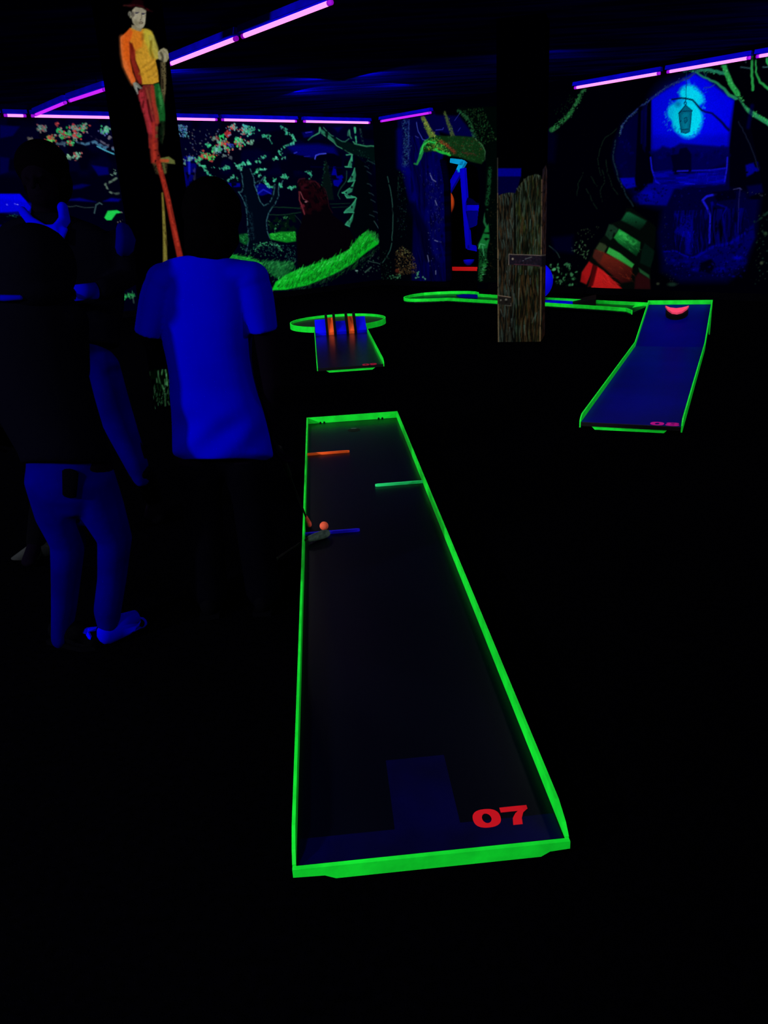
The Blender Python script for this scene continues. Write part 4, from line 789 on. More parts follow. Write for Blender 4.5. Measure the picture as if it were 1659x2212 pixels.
    # hands
    c.poly([(600, 1240), (640, 1225), (680, 1250), (735, 1310), (715, 1330), (660, 1300), (670, 1340), (685, 1400), (650, 1370), (620, 1310)], (140, 145, 130), 1, 2); c.line([(660, 1260), (735, 1320)], 3, (100, 105, 95), .8, 1.6); c.line([(655, 1280), (670, 1400)], 3, (150, 155, 150), .8, 1.6)
    c.poly([(975, 780), (1010, 740), (1060, 715), (1110, 740), (1143, 800), (1140, 870), (1105, 925), (1070, 930), (1020, 900), (985, 885)], (165, 160, 125), 1, 2.5); c.line([(1020, 790), (1050, 850), (1040, 900)], 5, (70, 65, 50), .8, 3); c.line([(1060, 760), (1100, 800), (1115, 880)], 3, (130, 125, 95), .7, 2.5); c.blob((1085, 830), (5, 8), (185, 180, 150), .6)
    # lower stilts, foot on its peg
    c.frame(0, 0, 3.95)
    c.poly([(1270, 1180), (1350, 1180), (1350, 1280), (1370, 1350), (1375, 1400), (1330, 1410), (1290, 1390), (1280, 1300)], (140, 38, 30), .9, 4, tex=.1); c.line([(1310, 1200), (1320, 1380)], 8, (190, 55, 38), .8, 5, tex=.25)
    c.poly([(1365, 1350), (1440, 1335), (1490, 1370), (1495, 1400), (1440, 1395), (1380, 1390)], (110, 120, 60), .95, 2.5); c.line([(1375, 1370), (1430, 1372)], 7, (190, 75, 40), .9, 3)
    c.poly([(1300, 1390), (1430, 1390), (1420, 1480), (1380, 1500), (1330, 1480)], (70, 60, 35), .85, 4, tex=.2, which=2); c.line([(1395, 1400), (1410, 1470)], 5, (100, 110, 55), .7, 3)
    c.frame(0, 230, 3.95)
    c.line([(1350, 480), (1390, 620), (1430, 780), (1465, 950), (1500, 1120), (1540, 1300)], (10, 13), (150, 38, 26), 1, 3); c.line([(1360, 500), (1400, 640), (1440, 800), (1470, 960), (1520, 1180)], 5, (195, 60, 40), .8, 4, tex=.25); c.line([(1375, 520), (1500, 1050)], 3, (90, 18, 16), .7, 3, tex=.45)
    c.line([(1385, 740), (1395, 900), (1405, 1100), (1410, 1340), (1410, 1600)], (4, 12), (115, 105, 40), 1, 2.5); c.line([(1395, 900), (1410, 1300)], 4, (140, 135, 60), .7, 3, tex=.3, which=2); c.line([(1400, 1000), (1425, 1200)], 4, (60, 45, 20), .7, 3, tex=.4)
    # painted grass at the foot
    c.frame(300, 780, 16.59)
    for P, k in (([(690, 350), (700, 540), (760, 780)], 110), ([(840, 320), (820, 480)], 150), ([(950, 320), (980, 460), (1020, 880)], 170), ([(640, 620), (650, 760)], 100), ([(840, 870), (870, 960), (920, 1090)], 150), ([(960, 1170), (940, 1380), (950, 1600)], 90), ([(380, 400), (390, 520)], 50), ([(290, 230), (310, 340)], 35),
                 ([(330, 1060), (370, 1220)], 60), ([(550, 920), (570, 1200)], 60), ([(500, 1260), (490, 1430)], 70), ([(430, 1320), (420, 1390)], 90), ([(670, 1330), (650, 1430)], 70), ([(1050, 1060), (1030, 1160)], 80), ([(1040, 1450), (1090, 1560)], 70), ([(930, 660), (950, 840)], 130)):
        c.line(P, 3, (int(k * .5), k, int(k * .6)), .9, 2)
    c.hair([(600, 1200), (1500, 1300)], 60, 10, [(20, 80, 35), (60, 120, 80)], -1.6, 1.6, spread=14); c.poly([(400, 300), (1500, 300), (1500, 1500), (400, 1500)], (0, 22, 3), .35, 6, tex=.45)
    c.frame()
paint_column(); M3.gain = 0.84
M4 = Canvas(1050, -40, 1230, 780, 2.6, (0, 0, 2))
def paint_pillar():
    c = M4; c.frame(1040, 300, 8.506)
    c.poly([(300, 540), (730, 540), (725, 700), (300, 740)], (0, 0, 145), .95, 2.5); c.poly([(300, 690), (725, 690), (640, 1010), (300, 1030)], (0, 0, 52), 1, 3)
    LP_ = [(310, 1040), (400, 1005), (510, 985), (600, 995), (605, 3900), (310, 3900)]; RP_ = [(620, 1000), (650, 920), (720, 820), (800, 730), (880, 680), (1000, 645), (1090, 680), (1110, 760), (1110, 3900), (620, 3900)]; SP_ = [(1120, 700), (1185, 480), (1225, 640), (1215, 3900), (1110, 3900)]
    L = [(300, 1050), (400, 1005), (510, 990), (600, 1000), (615, 1100)]; B = (300, 4200)
    c.poly([(310, 1040), (400, 1005), (510, 985), (600, 995), (605, 3900), (310, 3900)], (26, 24, 18), 1, 1.6)
    c.poly([(620, 1000), (650, 920), (720, 820), (800, 730), (880, 680), (1000, 645), (1090, 680), (1110, 760), (1110, 3900), (620, 3900)], (26, 34, 18), 1, 1.8)
    c.poly([(1130, 560), (1160, 510), (1185, 480), (1200, 560), (1225, 640), (1225, 1200), (1210, 3900), (1110, 3900), (1120, 700)], (36, 30, 40), 1, 1.8, tex=.05, col2=(40, 24, 16))
    c.dabs([(640, 1100), (900, 900), (860, 1500), (650, 1600)], 120, 5, [(48, 62, 22), (40, 52, 24), (30, 48, 24)], 3, along=False, al=.4, ang=1.57, asp=(.2, .45))
    c.dabs([(320, 1100), (600, 1100), (600, 3850), (320, 3850)], 900, 5, [(42, 28, 16), (18, 30, 26), (30, 36, 28), (14, 12, 8), (36, 30, 18), (22, 34, 30)], 3, along=False, al=.5, ang=1.5, asp=(.12, .3))
    c.dabs([(630, 1000), (1100, 750), (1100, 3850), (630, 3850)], 1400, 5, [(34, 44, 24), (20, 34, 28), (42, 34, 18), (12, 16, 8), (50, 38, 20), (16, 30, 22)], 3, along=False, al=.5, ang=1.5, asp=(.12, .3))
    c.dabs([(640, 2600), (1100, 2600), (1100, 3850), (640, 3850)], 260, 5, [(60, 42, 20), (52, 34, 16), (44, 34, 14)], 3, along=False, al=.5, ang=1.45, asp=(.12, .3)); c.dabs([(320, 3300), (600, 3300), (600, 3850), (320, 3850)], 120, 5, [(52, 38, 20), (44, 34, 16)], 3, along=False, al=.5, ang=1.45, asp=(.12, .3))
    c.grain(LP_, [(44, 30, 18), (8, 10, 8), (40, 46, 38), (60, 44, 26), (4, 4, 4), (46, 62, 56)], 2.2, 24, .75, .56, 3)
    c.grain(RP_, [(10, 16, 8), (52, 60, 24), (30, 46, 38), (4, 5, 4), (66, 50, 28), (52, 74, 60), (8, 10, 6)], 2.4, 28, .7, .57, 9, .02)
    c.grain([(640, 2500), (1110, 2500), (1110, 3900), (640, 3900)], [(70, 50, 26), (50, 34, 18), (8, 6, 4)], 2.0, 30, .7, .55, 12, -.03)
    c.grain(SP_, [(70, 40, 26), (14, 10, 10), (58, 44, 50)], 1.8, 18, .7, .55, 5)
    c.dabs([(1130, 700), (1220, 700), (1210, 3850), (1130, 3850)], 260, 4, [(60, 34, 24), (44, 32, 40), (50, 30, 18), (24, 18, 18)], 3, along=False, al=.5, ang=1.57, asp=(.15, .4))
    for P in ([(420, 1030), (460, 1080)], [(500, 1000), (520, 1060)], [(560, 1000), (575, 1080)], [(330, 1050), (345, 1110)], [(780, 740), (800, 830)], [(860, 690), (850, 780)], [(980, 660), (950, 750)], [(690, 870), (740, 940)], [(650, 910), (690, 970)], [(1040, 660), (1060, 740)],
              [(560, 1280), (530, 1440)], [(520, 1480), (590, 1700)], [(600, 1500), (570, 1640)], [(480, 1660), (500, 1820)], [(400, 1860), (440, 1990)], [(650, 1400), (640, 1560), (655, 1800)], [(800, 1500), (830, 1640)], [(960, 1400), (990, 1600)], [(620, 1040), (630, 1260)], [(900, 1480), (880, 1700)], [(740, 1800), (700, 2000)], [(1000, 1850), (950, 2000)]):
        c.line(P, (2.4, 1), (70, 92, 82), .6, 1.6)
    c.line([(608, 1010), (608, 2100), (640, 2110)], 2.6, (2, 6, 4), .9, 1.6)
    EDG = (104, 92, 66)
    c.line([(297, 350), (297, 1000)], 1.6, (70, 72, 62), .8, 1.0); c.line([(297, 1000), (293, 1500), (298, 2200)], 2.2, EDG, .9, 1.0, tex=.08)
    c.line([(1108, 750), (1108, 1300), (1100, 2100)], 2.0, (100, 76, 56), .85, 1.1, tex=.1)
    # iron strap hinges and lower half
    c.frame(1040, 540, 9.217)
    c.line([(330, 0), (328, 900), (340, 1850)], 2.2, (112, 98, 70), .9, 1.0, tex=.08); c.line([(1190, 0), (1185, 700), (1175, 1300), (1165, 1810)], 2.3, (110, 88, 60), .9, 1.1, tex=.08)
    c.line([(715, 320), (712, 900), (735, 1840)], 2.6, (3, 8, 6), .9, 1.8); c.line([(1155, 380), (1150, 1500)], 2, (14, 8, 6), .9, 1.8)
    for P in ([(735, 330), (735, 450)], [(880, 410), (880, 500)], [(500, 420), (515, 460)], [(555, 600), (560, 710)], [(750, 760), (735, 960), (745, 1100)], [(500, 810), (520, 890)], [(380, 1180), (430, 1330)], [(600, 1370), (590, 1450)], [(560, 1540), (565, 1620)], [(850, 1500), (870, 1700)], [(1050, 1340), (1010, 1450)], [(1100, 1250), (1060, 1380)], [(650, 870), (665, 1080)], [(970, 560), (975, 680)]):
        c.line(P, (2.2, 1), (78, 92, 88), .65, 1.5)
    c.poly([(535, 80), (1290, 100), (1290, 330), (1180, 330), (535, 290)], (24, 20, 30), 1, 1.4); c.dabs([(700, 100), (1180, 110), (1170, 320), (640, 290)], 50, 3, [(46, 30, 44), (34, 34, 50), (56, 34, 40), (10, 10, 26)], 2, along=False, al=.6); c.line([(540, 290), (545, 85), (700, 90), (1190, 110), (1270, 100)], 1.7, (120, 110, 95), .85, 1, wob=.3); c.line([(650, 285), (900, 295), (1160, 320)], 1.6, (90, 50, 60), .7, 1.2)
    c.blob((622, 178), (3.2, 3.2), (130, 122, 105), 1); c.line([(870, 180), (1000, 140)], 2, (80, 90, 90), .8, 1.4); c.blob((830, 215), (2, 1.4), (110, 110, 130), .8); c.poly([(1180, 120), (1290, 110), (1290, 330), (1180, 335)], (16, 14, 24), .8, 2)
    c.poly([(330, 900), (590, 940), (592, 1115), (330, 1070)], (26, 24, 22), 1, 1.2); c.line([(335, 905), (580, 942)], 1.7, (140, 120, 100), .85, 1); c.line([(585, 1060), (590, 1112), (480, 1100)], 1.5, (100, 100, 90), .7, 1); c.blob((385, 1000), (2.4, 2), (110, 108, 95), 1); c.blob((490, 990), (3.2, 3.2), (105, 105, 95), 1); c.blob((495, 1030), (4, 4), (10, 10, 10), .6)
    c.frame()
paint_pillar(); M4.gain = 0.72
MC = painted('column_paint')
def column(name, A, B, depth, canvas, sides, label):
    """square column: painted boards front and side on a black core"""
    A = Vector(A); B = Vector(B); du = (B - A).normalized(); W = (B - A).length
    nrm = Vector((du.y, -du.x, 0)); bk = -nrm
    e = empty(name, (A + B) / 2 + bk * depth / 2, 0, label, 'column'); e['kind'] = 'structure'
    bm = bmesh.new(); box(bm, A + bk * 0.012 + du * 0.001, du * (W - 0.012), bk * (depth - 0.012), (0, 0, CEIL)); obj('column_core', bm, M_black, e)
    painted_wall('front_board', A, du, W, 0.0, CEIL - 0.002, 0.006, canvas, MC, 0.011, nrm, parent=e)
    if sides: painted_wall('side_board', B + bk * 0.0002, bk, depth, 0.0, CEIL - 0.002, 0.01, canvas, MC, 0.011, du, parent=e)
    return e
cb = gz(463, 872); cb.z = 0; ra_ = gz(335, 882); du_ = Vector((.97, .24, 0)).normalized(); ca = cb.copy()
while ca.x / ca.y > ra_.x / ra_.y: ca = ca - du_ * .002
column('stilt_walker_column', ca, cb, 0.5, M3, False, 'black square column painted with a man on stilts in orange and yellow jumper')
pb = Vector((1.863, 9.081, 0)); ph = math.radians(17); fd = Vector((math.cos(ph), -math.sin(ph), 0))
t_ = 0.0
for k in range(400):
    q = pb - fd * (k * 0.002)
    if q.x / q.y < 1.391 / 9.156: t_ = k * 0.002; break
column('plank_pillar', pb - fd * t_, pb, 0.46, M4, True, 'square pillar painted as weathered wooden planks with iron straps')

# ------------------------------------------------------------------ blacklight tubes
M_tube = mat('blacklight_glow', (0.02, 0.0, 0.03, 1), 0.4, 0.0, emit=(1.0, 0.26, 1.0, 1), es=1.6)
M_tube2 = mat('blacklight_glow_dim', (0.02, 0.0, 0.03, 1), 0.4, 0.0, emit=(0.62, 0.02, 1.0, 1), es=1.0)
M_cap = mat('tube_end_cap', (0.25, 0.01, 0.6, 1), 0.5, 0.0, emit=(0.5, 0.0, 0.9, 1), es=0.35)
M_house = mat('blue_fixture_paint', (0.002, 0.0, 0.62, 1), 0.7, 0.0, var=(0.001, 0.0, 0.4, 1), scale=6)
def tube_fixture(a, b, drop, label, group, dim=False, hh=0.05, back=None):
    a = Vector(a); b = Vector(b); d = (b - a).normalized(); mid = (a + b) / 2
    s = Vector((-d.y, d.x, 0)); s = s if s.dot(Vector((0, -1, 0))) > 0 else -s      # towards the hall
    e = empty('blacklight_fixture', mid, 0, label, 'lamp', group)
    bm = bmesh.new(); c0 = a - s * 0.05 + Vector((0, 0, 0.015))
    prof = [Vector((0, 0, 0)), s * 0.10, s * 0.085 + Vector((0, 0, hh)), s * 0.015 + Vector((0, 0, hh))]
    prism(bm, [c0 + p for p in prof], b - a); obj('housing', bm, M_house, e)
    if drop:
        for t in (0.2, 0.8):
            bm = bmesh.new(); p = a + (b - a) * t; loft(bm, [p + Vector((0, 0, hh + .015)), Vector((p.x, p.y, CEIL))], [0.006, 0.006], n=8, caps=False); obj('hanger', bm, M_black, e)
    bm = bmesh.new(); loft(bm, [a + d * 0.05 + Vector((0, 0, -0.012)), b - d * 0.05 + Vector((0, 0, -0.012))], [0.02, 0.02], n=12); obj('tube', bm, M_tube2 if dim else M_tube, e, True)
    for p, q in ((a + d * .012, a + d * .055), (b - d * .012, b - d * .055)):
        bm = bmesh.new(); loft(bm, [p + Vector((0, 0, -0.012)), q + Vector((0, 0, -0.012))], [0.021, 0.021], n=12, caps=False); obj('end_cap', bm, M_cap, e, True)
    return e
TZ = 3.05
def wallpt(px, py, k0, nn, off=0.13):
    p = onplane(px, py, K + nn * off, nn); return Vector((p.x, p.y, TZ))
G = 'blacklight tubes along the left back wall'
LT = [((-150, 258), (3, 260), 'violet tube at the far left edge above the left wall'), ((9, 260), (60, 261), 'short violet tube just left of where two rows meet'),
      ((68, 262), (296, 263), 'violet tube above the blossoming branch, running behind the stilt column'), ((302, 263), (471, 265.5), 'violet tube emerging right of the stilt column'),
      ((478, 266), (642, 268), 'violet tube above the big blossom tree'), ((655, 268.5), (800, 271), 'violet tube nearest the corner on the left wall')]
for p, q, l in LT: tube_fixture(wallpt(*p, K, NLW), wallpt(*q, K, NLW), False, l, G)
tube_fixture(wallpt(822, 266, K, NRW), wallpt(932, 246, K, NRW), False, 'dim violet tube just right of the corner on the right wall', 'blacklight tubes along the right back wall', True)
RT = [((1240, 186), (1428, 151), 'violet tube right of the plank pillar above the cave mural'), ((1440, 149), (1624, 114), 'violet tube directly above the lantern painting'), ((1633, 112), (1800, 78), 'violet tube cut off by the right edge')]
for p, q, l in RT: tube_fixture(wallpt(*p, K, NRW), wallpt(*q, K, NRW), False, l, 'blacklight tubes along the right back wall')
AT = [((76, 246.5), (142, 219), 'farthest violet tube of the slanting ceiling row'), ((149, 216), (228, 190), 'violet tube ending left of the stilt column in the slanting row'), ((238, 186), (357, 140), 'violet tube hidden behind the stilt column'),
      ((366, 136), (513, 79), 'violet tube beside the painted hand in the slanting ceiling row'), ((522, 76), (718, 0), 'long bright violet tube running out of the top edge'), ((730, -5), (980, -102), 'violet tube of the slanting row above the view')]
for i, (p, q, l) in enumerate(AT):
    if i in (2, 5): continue
    tube_fixture(gz(*p, TZ), gz(*q, TZ), True, l, 'blacklight tubes in the slanting ceiling row', i < 2, hh=0.06)
# ------------------------------------------------------------------ miniature golf lanes
M_green = mat('fluorescent_green_paint', rgb(12, 232, 48), 0.6, 0.1, var=rgb(10, 205, 42), scale=14, bump=0.05)
M_top = mat('dark_green_edge', rgb(50, 225, 105), 0.6, 0.1, var=rgb(30, 190, 85), scale=20)
M_surf = mat('black_lane_laminate', (0.0002, 0.0005, 0.0030, 1), 0.30, 0.10, bump=0.02, bscale=200)
M_surf8 = mat('laminate_blue_reflection', (0.0001, 0.0002, 0.135, 1), 0.42, 0.02, var=(0.0001, 0.0001, 0.085, 1), scale=1.6)  # the mural's blue reflection on this lane is put into the base colour
M_surf9 = mat('glossy_lane_laminate', (0.0003, 0.0008, 0.006, 1), 0.24, 0.5)
M_mark = mat('faint_blue_patch', (0.0002, 0.0002, 0.026, 1), 0.35, 0.08, var=(0.0002, 0.0002, 0.014, 1), scale=7)
M_red = mat('red_number_paint', rgb(205, 22, 34), 0.8)
M_mag = mat('magenta_number_paint', rgb(185, 20, 130), 0.8)
M_dred = mat('dull_red_number_paint', rgb(150, 24, 50), 0.8)
M_orange = mat('fluorescent_orange_paint', rgb(255, 98, 34), 0.6, 0.1, var=rgb(252, 84, 30), scale=30)
M_mint = mat('fluorescent_mint_paint', rgb(40, 240, 130), 0.6, 0.1)
M_bar = mat('blue_bar_paint', rgb(20, 6, 215), 0.6, 0.1)
M_blue = mat('fluorescent_blue_paint', rgb(0, 0, 232), 0.7, 0.05)
M_pink = mat('fluorescent_pink_paint', rgb(255, 72, 110), 0.7, 0.05)
M_dark = mat('black_plastic', (0.0008, 0.0008, 0.0012, 1), 0.6, 0.05)
M_nose = mat('black_edge_strip', (0.001, 0.001, 0.002, 1), 0.5, 0.1)
W = 0.65
class Lane:
    def __init__(s, NLp, al):
        s.o = Vector((NLp.x, NLp.y, 0)); s.al = Vector((al.x, al.y, 0)).normalized(); s.ac = Vector((s.al.y, -s.al.x, 0))
    def p(s, u, v, z): return s.o + s.ac * u + s.al * v + Vector((0, 0, z))
    def loc(s, px, py, z):
        q = gz(px, py, z) - s.o; return q.dot(s.ac), q.dot(s.al)
def prof_u(bm, L, u0, u1, prof):        # profile in (v,z), pushed across
    prism(bm, [L.p(u0, v, z) for v, z in prof], L.ac * (u1 - u0))
def prof_v(bm, L, v0, v1, prof):        # profile in (u,z), pushed along
    prism(bm, [L.p(u, v0, z) for u, z in prof], L.al * (v1 - v0))
SZ = 0.048; RZ = 0.093; TH = 0.009
def digit(L, ch, u, v, w, h, z, m, parent, base=None):
    """heavy extended digit lying on the lane: w across, h along, thickness of paint"""
    bm = bmesh.new(); P = base or (lambda a, b, zz: L.p(a, b, zz))
    def ring(cu, cv, ru, rv, iu, iv, a0=0, a1=360):
        n = 36; st = []
        for k in range(n + 1):
            a = math.radians(a0 + (a1 - a0) * k / n); c, s_ = math.cos(a), math.sin(a)
            pw = lambda t, e: math.copysign(abs(t) ** e, t)
            st.append((P(cu + ru * pw(c, .82), cv + rv * pw(s_, .82), z), P(cu + iu * c, cv + iv * s_, z), P(cu + ru * pw(c, .82), cv + rv * pw(s_, .82), z + .0012), P(cu + iu * c, cv + iv * s_, z + .0012)))
        for k in range(n):
            A, B = st[k], st[k + 1]; va = [bm.verts.new(x) for x in (A[0], A[1], B[1], B[0], A[2], A[3], B[3], B[2])]
            bm.faces.new((va[4], va[5], va[6], va[7])); bm.faces.new((va[0], va[3], va[7], va[4])); bm.faces.new((va[1], va[5], va[6], va[2]))
    if ch == '0': ring(u + w / 2, v + h / 2, w / 2, h / 2, w * .17, h * .27)
    elif ch == '7': prism(bm, [P(u + a * w, v + b * h, z) for a, b in ((0, 1), (1, 1), (1, .80), (.80, .62), (.68, .32), (.64, 0), (.30, 0), (.36, .36), (.50, .60), (.64, .74), (0, .74))], (0, 0, .0012))
    elif ch == '8': ring(u + w / 2, v + h * .28, w / 2, h * .28, w * .17, h * .10); ring(u + w / 2, v + h * .76, w * .45, h * .24, w * .15, h * .09)
    elif ch == '9':
        ring(u + w / 2, v + h * .66, w / 2, h * .34, w * .16, h * .14)
        prism(bm, [P(u + a * w, v + b * h, z) for a, b in ((.68, .55), (1, .62), (.96, .30), (.80, .08), (.5, 0), (.10, .04), (.06, .22), (.40, .20), (.62, .30))], (0, 0, .0012))
    return obj('number_' + {'0': 'zero', '7': 'seven', '8': 'eight', '9': 'nine'}[ch], bm, m, parent)
def rim_profile(v1, tip=0.06):
    return [(0, 0.024), (0, SZ + .008), (tip * .3, SZ + .028), (tip, RZ), (v1, RZ), (v1, 0.018)]
def rims(L, e, v1, tip=0.06, end=True):
    for u0 in (-TH, W):
        bm = bmesh.new(); prof_u(bm, L, u0, u0 + TH, rim_profile(v1, tip)); obj('side_rim', bm, M_green, e)
    if end:
        bm = bmesh.new(); prof_v(bm, L, v1, v1 + 0.012, [(-TH, .012), (W + TH, .012), (W + TH, RZ), (-TH, RZ)]); obj('end_rim', bm, M_green, e)

# ---- lane 07, the long one in front
far = (gz(664, 903, RZ) + gz(857, 889, RZ)) / 2; near = (gz(628, 1868, SZ) + gz(1235, 1817, SZ)) / 2
al = far - near; al.z = 0
L7 = Lane(near, al); L7.o = L7.o - L7.ac * (W / 2); LEN7 = al.length
e7 = empty('minigolf_lane', L7.p(W / 2, 0, 0), 0, 'long black minigolf lane with green rim and red number 07, nearest the viewer', 'minigolf lane')
bm = bmesh.new(); prof_v(bm, L7, 0, LEN7, [(0, .025), (W, .025), (W, SZ), (0, SZ)]); obj('playing_surface', bm, M_surf, e7)
rims(L7, e7, LEN7, 0.09)
bm = bmesh.new(); prof_v(bm, L7, -0.012, 0, [(-TH, SZ + .003), (W + TH, SZ + .003), (W + TH, .029), (W - .04, .026), (W - .062, .013), (.092, .013), (.066, .025), (-TH, .028)]); obj('front_board', bm, M_green, e7)
bm = bmesh.new(); box(bm, L7.p(.03, .03, .0), L7.ac * (W - .06), L7.al * (LEN7 - .06), (0, 0, .024)); obj('underframe', bm, M_dark, e7)
# faint blue T: strip along the near edge and a box in its middle
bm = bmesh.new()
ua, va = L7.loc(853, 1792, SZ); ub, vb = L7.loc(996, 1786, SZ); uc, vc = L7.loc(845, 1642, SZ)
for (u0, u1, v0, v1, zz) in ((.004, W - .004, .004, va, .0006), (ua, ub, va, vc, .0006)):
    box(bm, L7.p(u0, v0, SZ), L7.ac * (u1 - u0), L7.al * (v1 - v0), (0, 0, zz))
obj('blue_t_patch', bm, M_mark, e7)
n0, nv = L7.loc(1027, 1791, SZ); n1, nt = L7.loc(1152, 1738, SZ); n1b, _ = L7.loc(1152, 1782, SZ)
wd = (n1b - n0) / 2.06
digit(L7, '0', n0, nv, wd, nt - nv, SZ, M_red, e7); digit(L7, '7', n1b - wd, nv, wd, nt - nv, SZ, M_red, e7)
def barrier(L, e, px0, px1, m, name, side):
    u0, v0 = L.loc(*px0, SZ + .009); u1, v1 = L.loc(*px1, SZ + .009); v = (v0 + v1) / 2
    if side < 0: u0 = 0.0
    else: u1 = W
    tip = u1 if side < 0 else u0; s_ = 1 if side < 0 else -1
    bm = bmesh.new(); bs = u0 if side < 0 else u1
    prism(bm, [L.p(bs, v - .006, SZ), L.p(tip - s_ * .012, v - .006, SZ), L.p(tip, v, SZ), L.p(tip - s_ * .012, v + .006, SZ), L.p(bs, v + .006, SZ)], (0, 0, .014))
    obj(name, bm, m, e)
barrier(L7, e7, (664, 980), (755, 975), M_orange, 'orange_barrier', -1)
barrier(L7, e7, (810, 1046), (917, 1041), M_mint, 'mint_barrier', 1)
barrier(L7, e7, (656, 1154), (777, 1143), M_bar, 'blue_barrier', -1)
hu, hv = L7.loc(764, 926, SZ)
bm = bmesh.new(); n = 32; 
ring = [L7.p(hu + .045 * math.cos(2 * math.pi * k / n), hv - .04 + .045 * math.sin(2 * math.pi * k / n), SZ) for k in range(n)]
prism(bm, ring, (0, 0, .0008)); obj('cup', bm, M_dark, e7)
bm = bmesh.new(); prism(bm, [L7.p(hu - .02, hv, SZ), L7.p(hu + .02, hv, SZ), L7.p(hu + .012, hv + .008, SZ), L7.p(hu - .012, hv + .008, SZ)], (0, 0, .0015)); obj('cup_glint', bm, mat('cup_glint_pale', rgb(80, 120, 100)), e7)  # pale sliver imitating a glint at the hole edge
for cx in (692, 700, 818, 826):
    uu, _ = L7.loc(cx, 905, SZ); bm = bmesh.new(); ellip(bm, L7.p(uu, LEN7 - .001, SZ + .004), (.007, .004, .007), sub=2); obj('drain_notch', bm, M_dark, e7)

# ---- lane 08 with the ramp on the right
nl8 = gz(1252, 912, SZ); nr8 = gz(1474, 923, SZ); fl8 = gz(1374, 738, RZ); fr8 = gz(1521, 740, RZ)
a8 = (fl8 + fr8) / 2 - (nl8 + nr8) / 2
L8 = Lane((nl8 + nr8) / 2, a8); L8.o = L8.o - L8.ac * (W / 2); a8.z = 0; LEN8 = a8.length
e8 = empty('minigolf_lane', L8.p(W / 2, 0, 0), 0, 'black minigolf lane with a painted-in blue reflection, a rising ramp and magenta number 08, at right', 'minigolf lane')
# top of the ramp: find distance and height from its left corner
best = None
for vi in range(0, 260):
    v = LEN8 + .3 + vi * .01
    for zi in range(0, 120):
        z = RZ + zi * .012
        er = 0
        for u, (px, py) in ((0, (1402, 651)), (W, (1537, 646))):
            d = L8.p(u, v, z) - CAM; zz = d.dot(_f); x = 829.5 + FPX * d.dot(_r) / zz; y = 1106 - FPX * d.dot(_u) / zz; er += (x - px) ** 2 + (y - py) ** 2
        if best is None or er < best[0]: best = (er, v, z)
VT, ZT = best[1], best[2]
rise = ZT - RZ
def ramp_z(v): return SZ + rise * (v - LEN8) / (VT - LEN8)
bm = bmesh.new(); prof_v(bm, L8, .012, LEN8, [(0, .025), (W, .025), (W, SZ), (0, SZ)]); obj('playing_surface', bm, M_surf8, e8)
bm = bmesh.new(); prof_u(bm, L8, 0, W, [(LEN8, SZ), (VT, SZ + rise), (VT, SZ + rise - .025), (LEN8, SZ - .025)]); obj('ramp', bm, M_surf8, e8)
for u0 in (-TH, W):
    bm = bmesh.new(); prof_u(bm, L8, u0, u0 + TH, [(0, .012), (0, SZ + .008), (.02, SZ + .028), (.07, RZ), (LEN8, RZ), (VT, ZT), (VT, ZT - .085), (LEN8, .012)]); obj('side_rim', bm, M_green, e8)
    bm = bmesh.new(); box(bm, L8.p(u0, VT - .012, 0), L8.ac * .012, L8.al * .012, (0, 0, ZT - .03)); obj('ramp_leg', bm, M_green, e8)
    bm = bmesh.new(); prof_u(bm, L8, u0, u0 + .008, [(VT - .02, ZT - .16), (VT - .012, ZT - .16), (VT - .55, .10), (VT - .56, .10)]); obj('ramp_brace', bm, M_green, e8)
bm = bmesh.new(); prof_v(bm, L8, VT, VT + .012, [(-.012, ZT - .09), (W + .012, ZT - .09), (W + .012, ZT), (-.012, ZT)]); obj('end_rim', bm, M_green, e8)
bm = bmesh.new(); prof_v(bm, L8, 0, .012, [(0, .022), (W, .022), (W, SZ), (0, SZ)]); obj('edge_strip', bm, M_nose, e8)
bm = bmesh.new(); prof_v(bm, L8, .004, .014, [(.075, .021), (W - .085, .021), (W - .105, .0), (.095, .0)]); obj('front_board', bm, M_green, e8)
n0, nv = L8.loc(1405, 918, SZ); n1, nt = L8.loc(1456, 907, SZ); wd = .088
digit(L8, '0', n0 - .005, nv, wd, .085, SZ, M_mag, e8); digit(L8, '8', n0 + wd + .004, nv, wd, .085, SZ, M_mag, e8)
# raised catcher on the ramp: black half cup with a pink crescent lip
rd = (L8.al * (VT - LEN8) + Vector((0, 0, rise))).normalized(); rn = L8.ac.cross(rd); rn = rn if rn.z > 0 else -rn
def onramp(px, py):
    return onplane(px, py, L8.p(0, LEN8, SZ), rn)
cc_ = onramp(1462, 679); cu = (cc_ - L8.o).dot(L8.ac); cv = (cc_ - L8.o).dot(L8.al)
C0 = L8.p(cu, cv, ramp_z(cv)); hw = .115
bm = bmesh.new(); outer = [C0 + L8.ac * (hw * math.cos(a)) - rd * (.16 * math.sin(a)) for a in [math.pi * k / 20 for k in range(21)]]
inner = [C0 + L8.ac * (hw * .8 * math.cos(a)) - rd * (.12 * math.sin(a)) for a in [math.pi * k / 20 for k in range(20, -1, -1)]]
prism(bm, outer + inner, rn * .05); obj('catcher_cup', bm, M_dark, e8)
bm = bmesh.new(); prism(bm, [C0 + L8.ac * (hw * .8 * math.cos(a)) - rd * (.12 * math.sin(a)) for a in [math.pi * k / 20 for k in range(21)]], rn * .012); obj('catcher_hole', bm, M_dark, e8)
bm = bmesh.new()
up_ = [(-1, .052), (-.55, .034), (-.25, -.002), (0, -.012), (.25, -.002), (.6, .036), (1, .056), (.92, .018), (.45, -.062), (.12, -.076), (-.2, -.07), (-.5, -.04), (-.9, .02)]
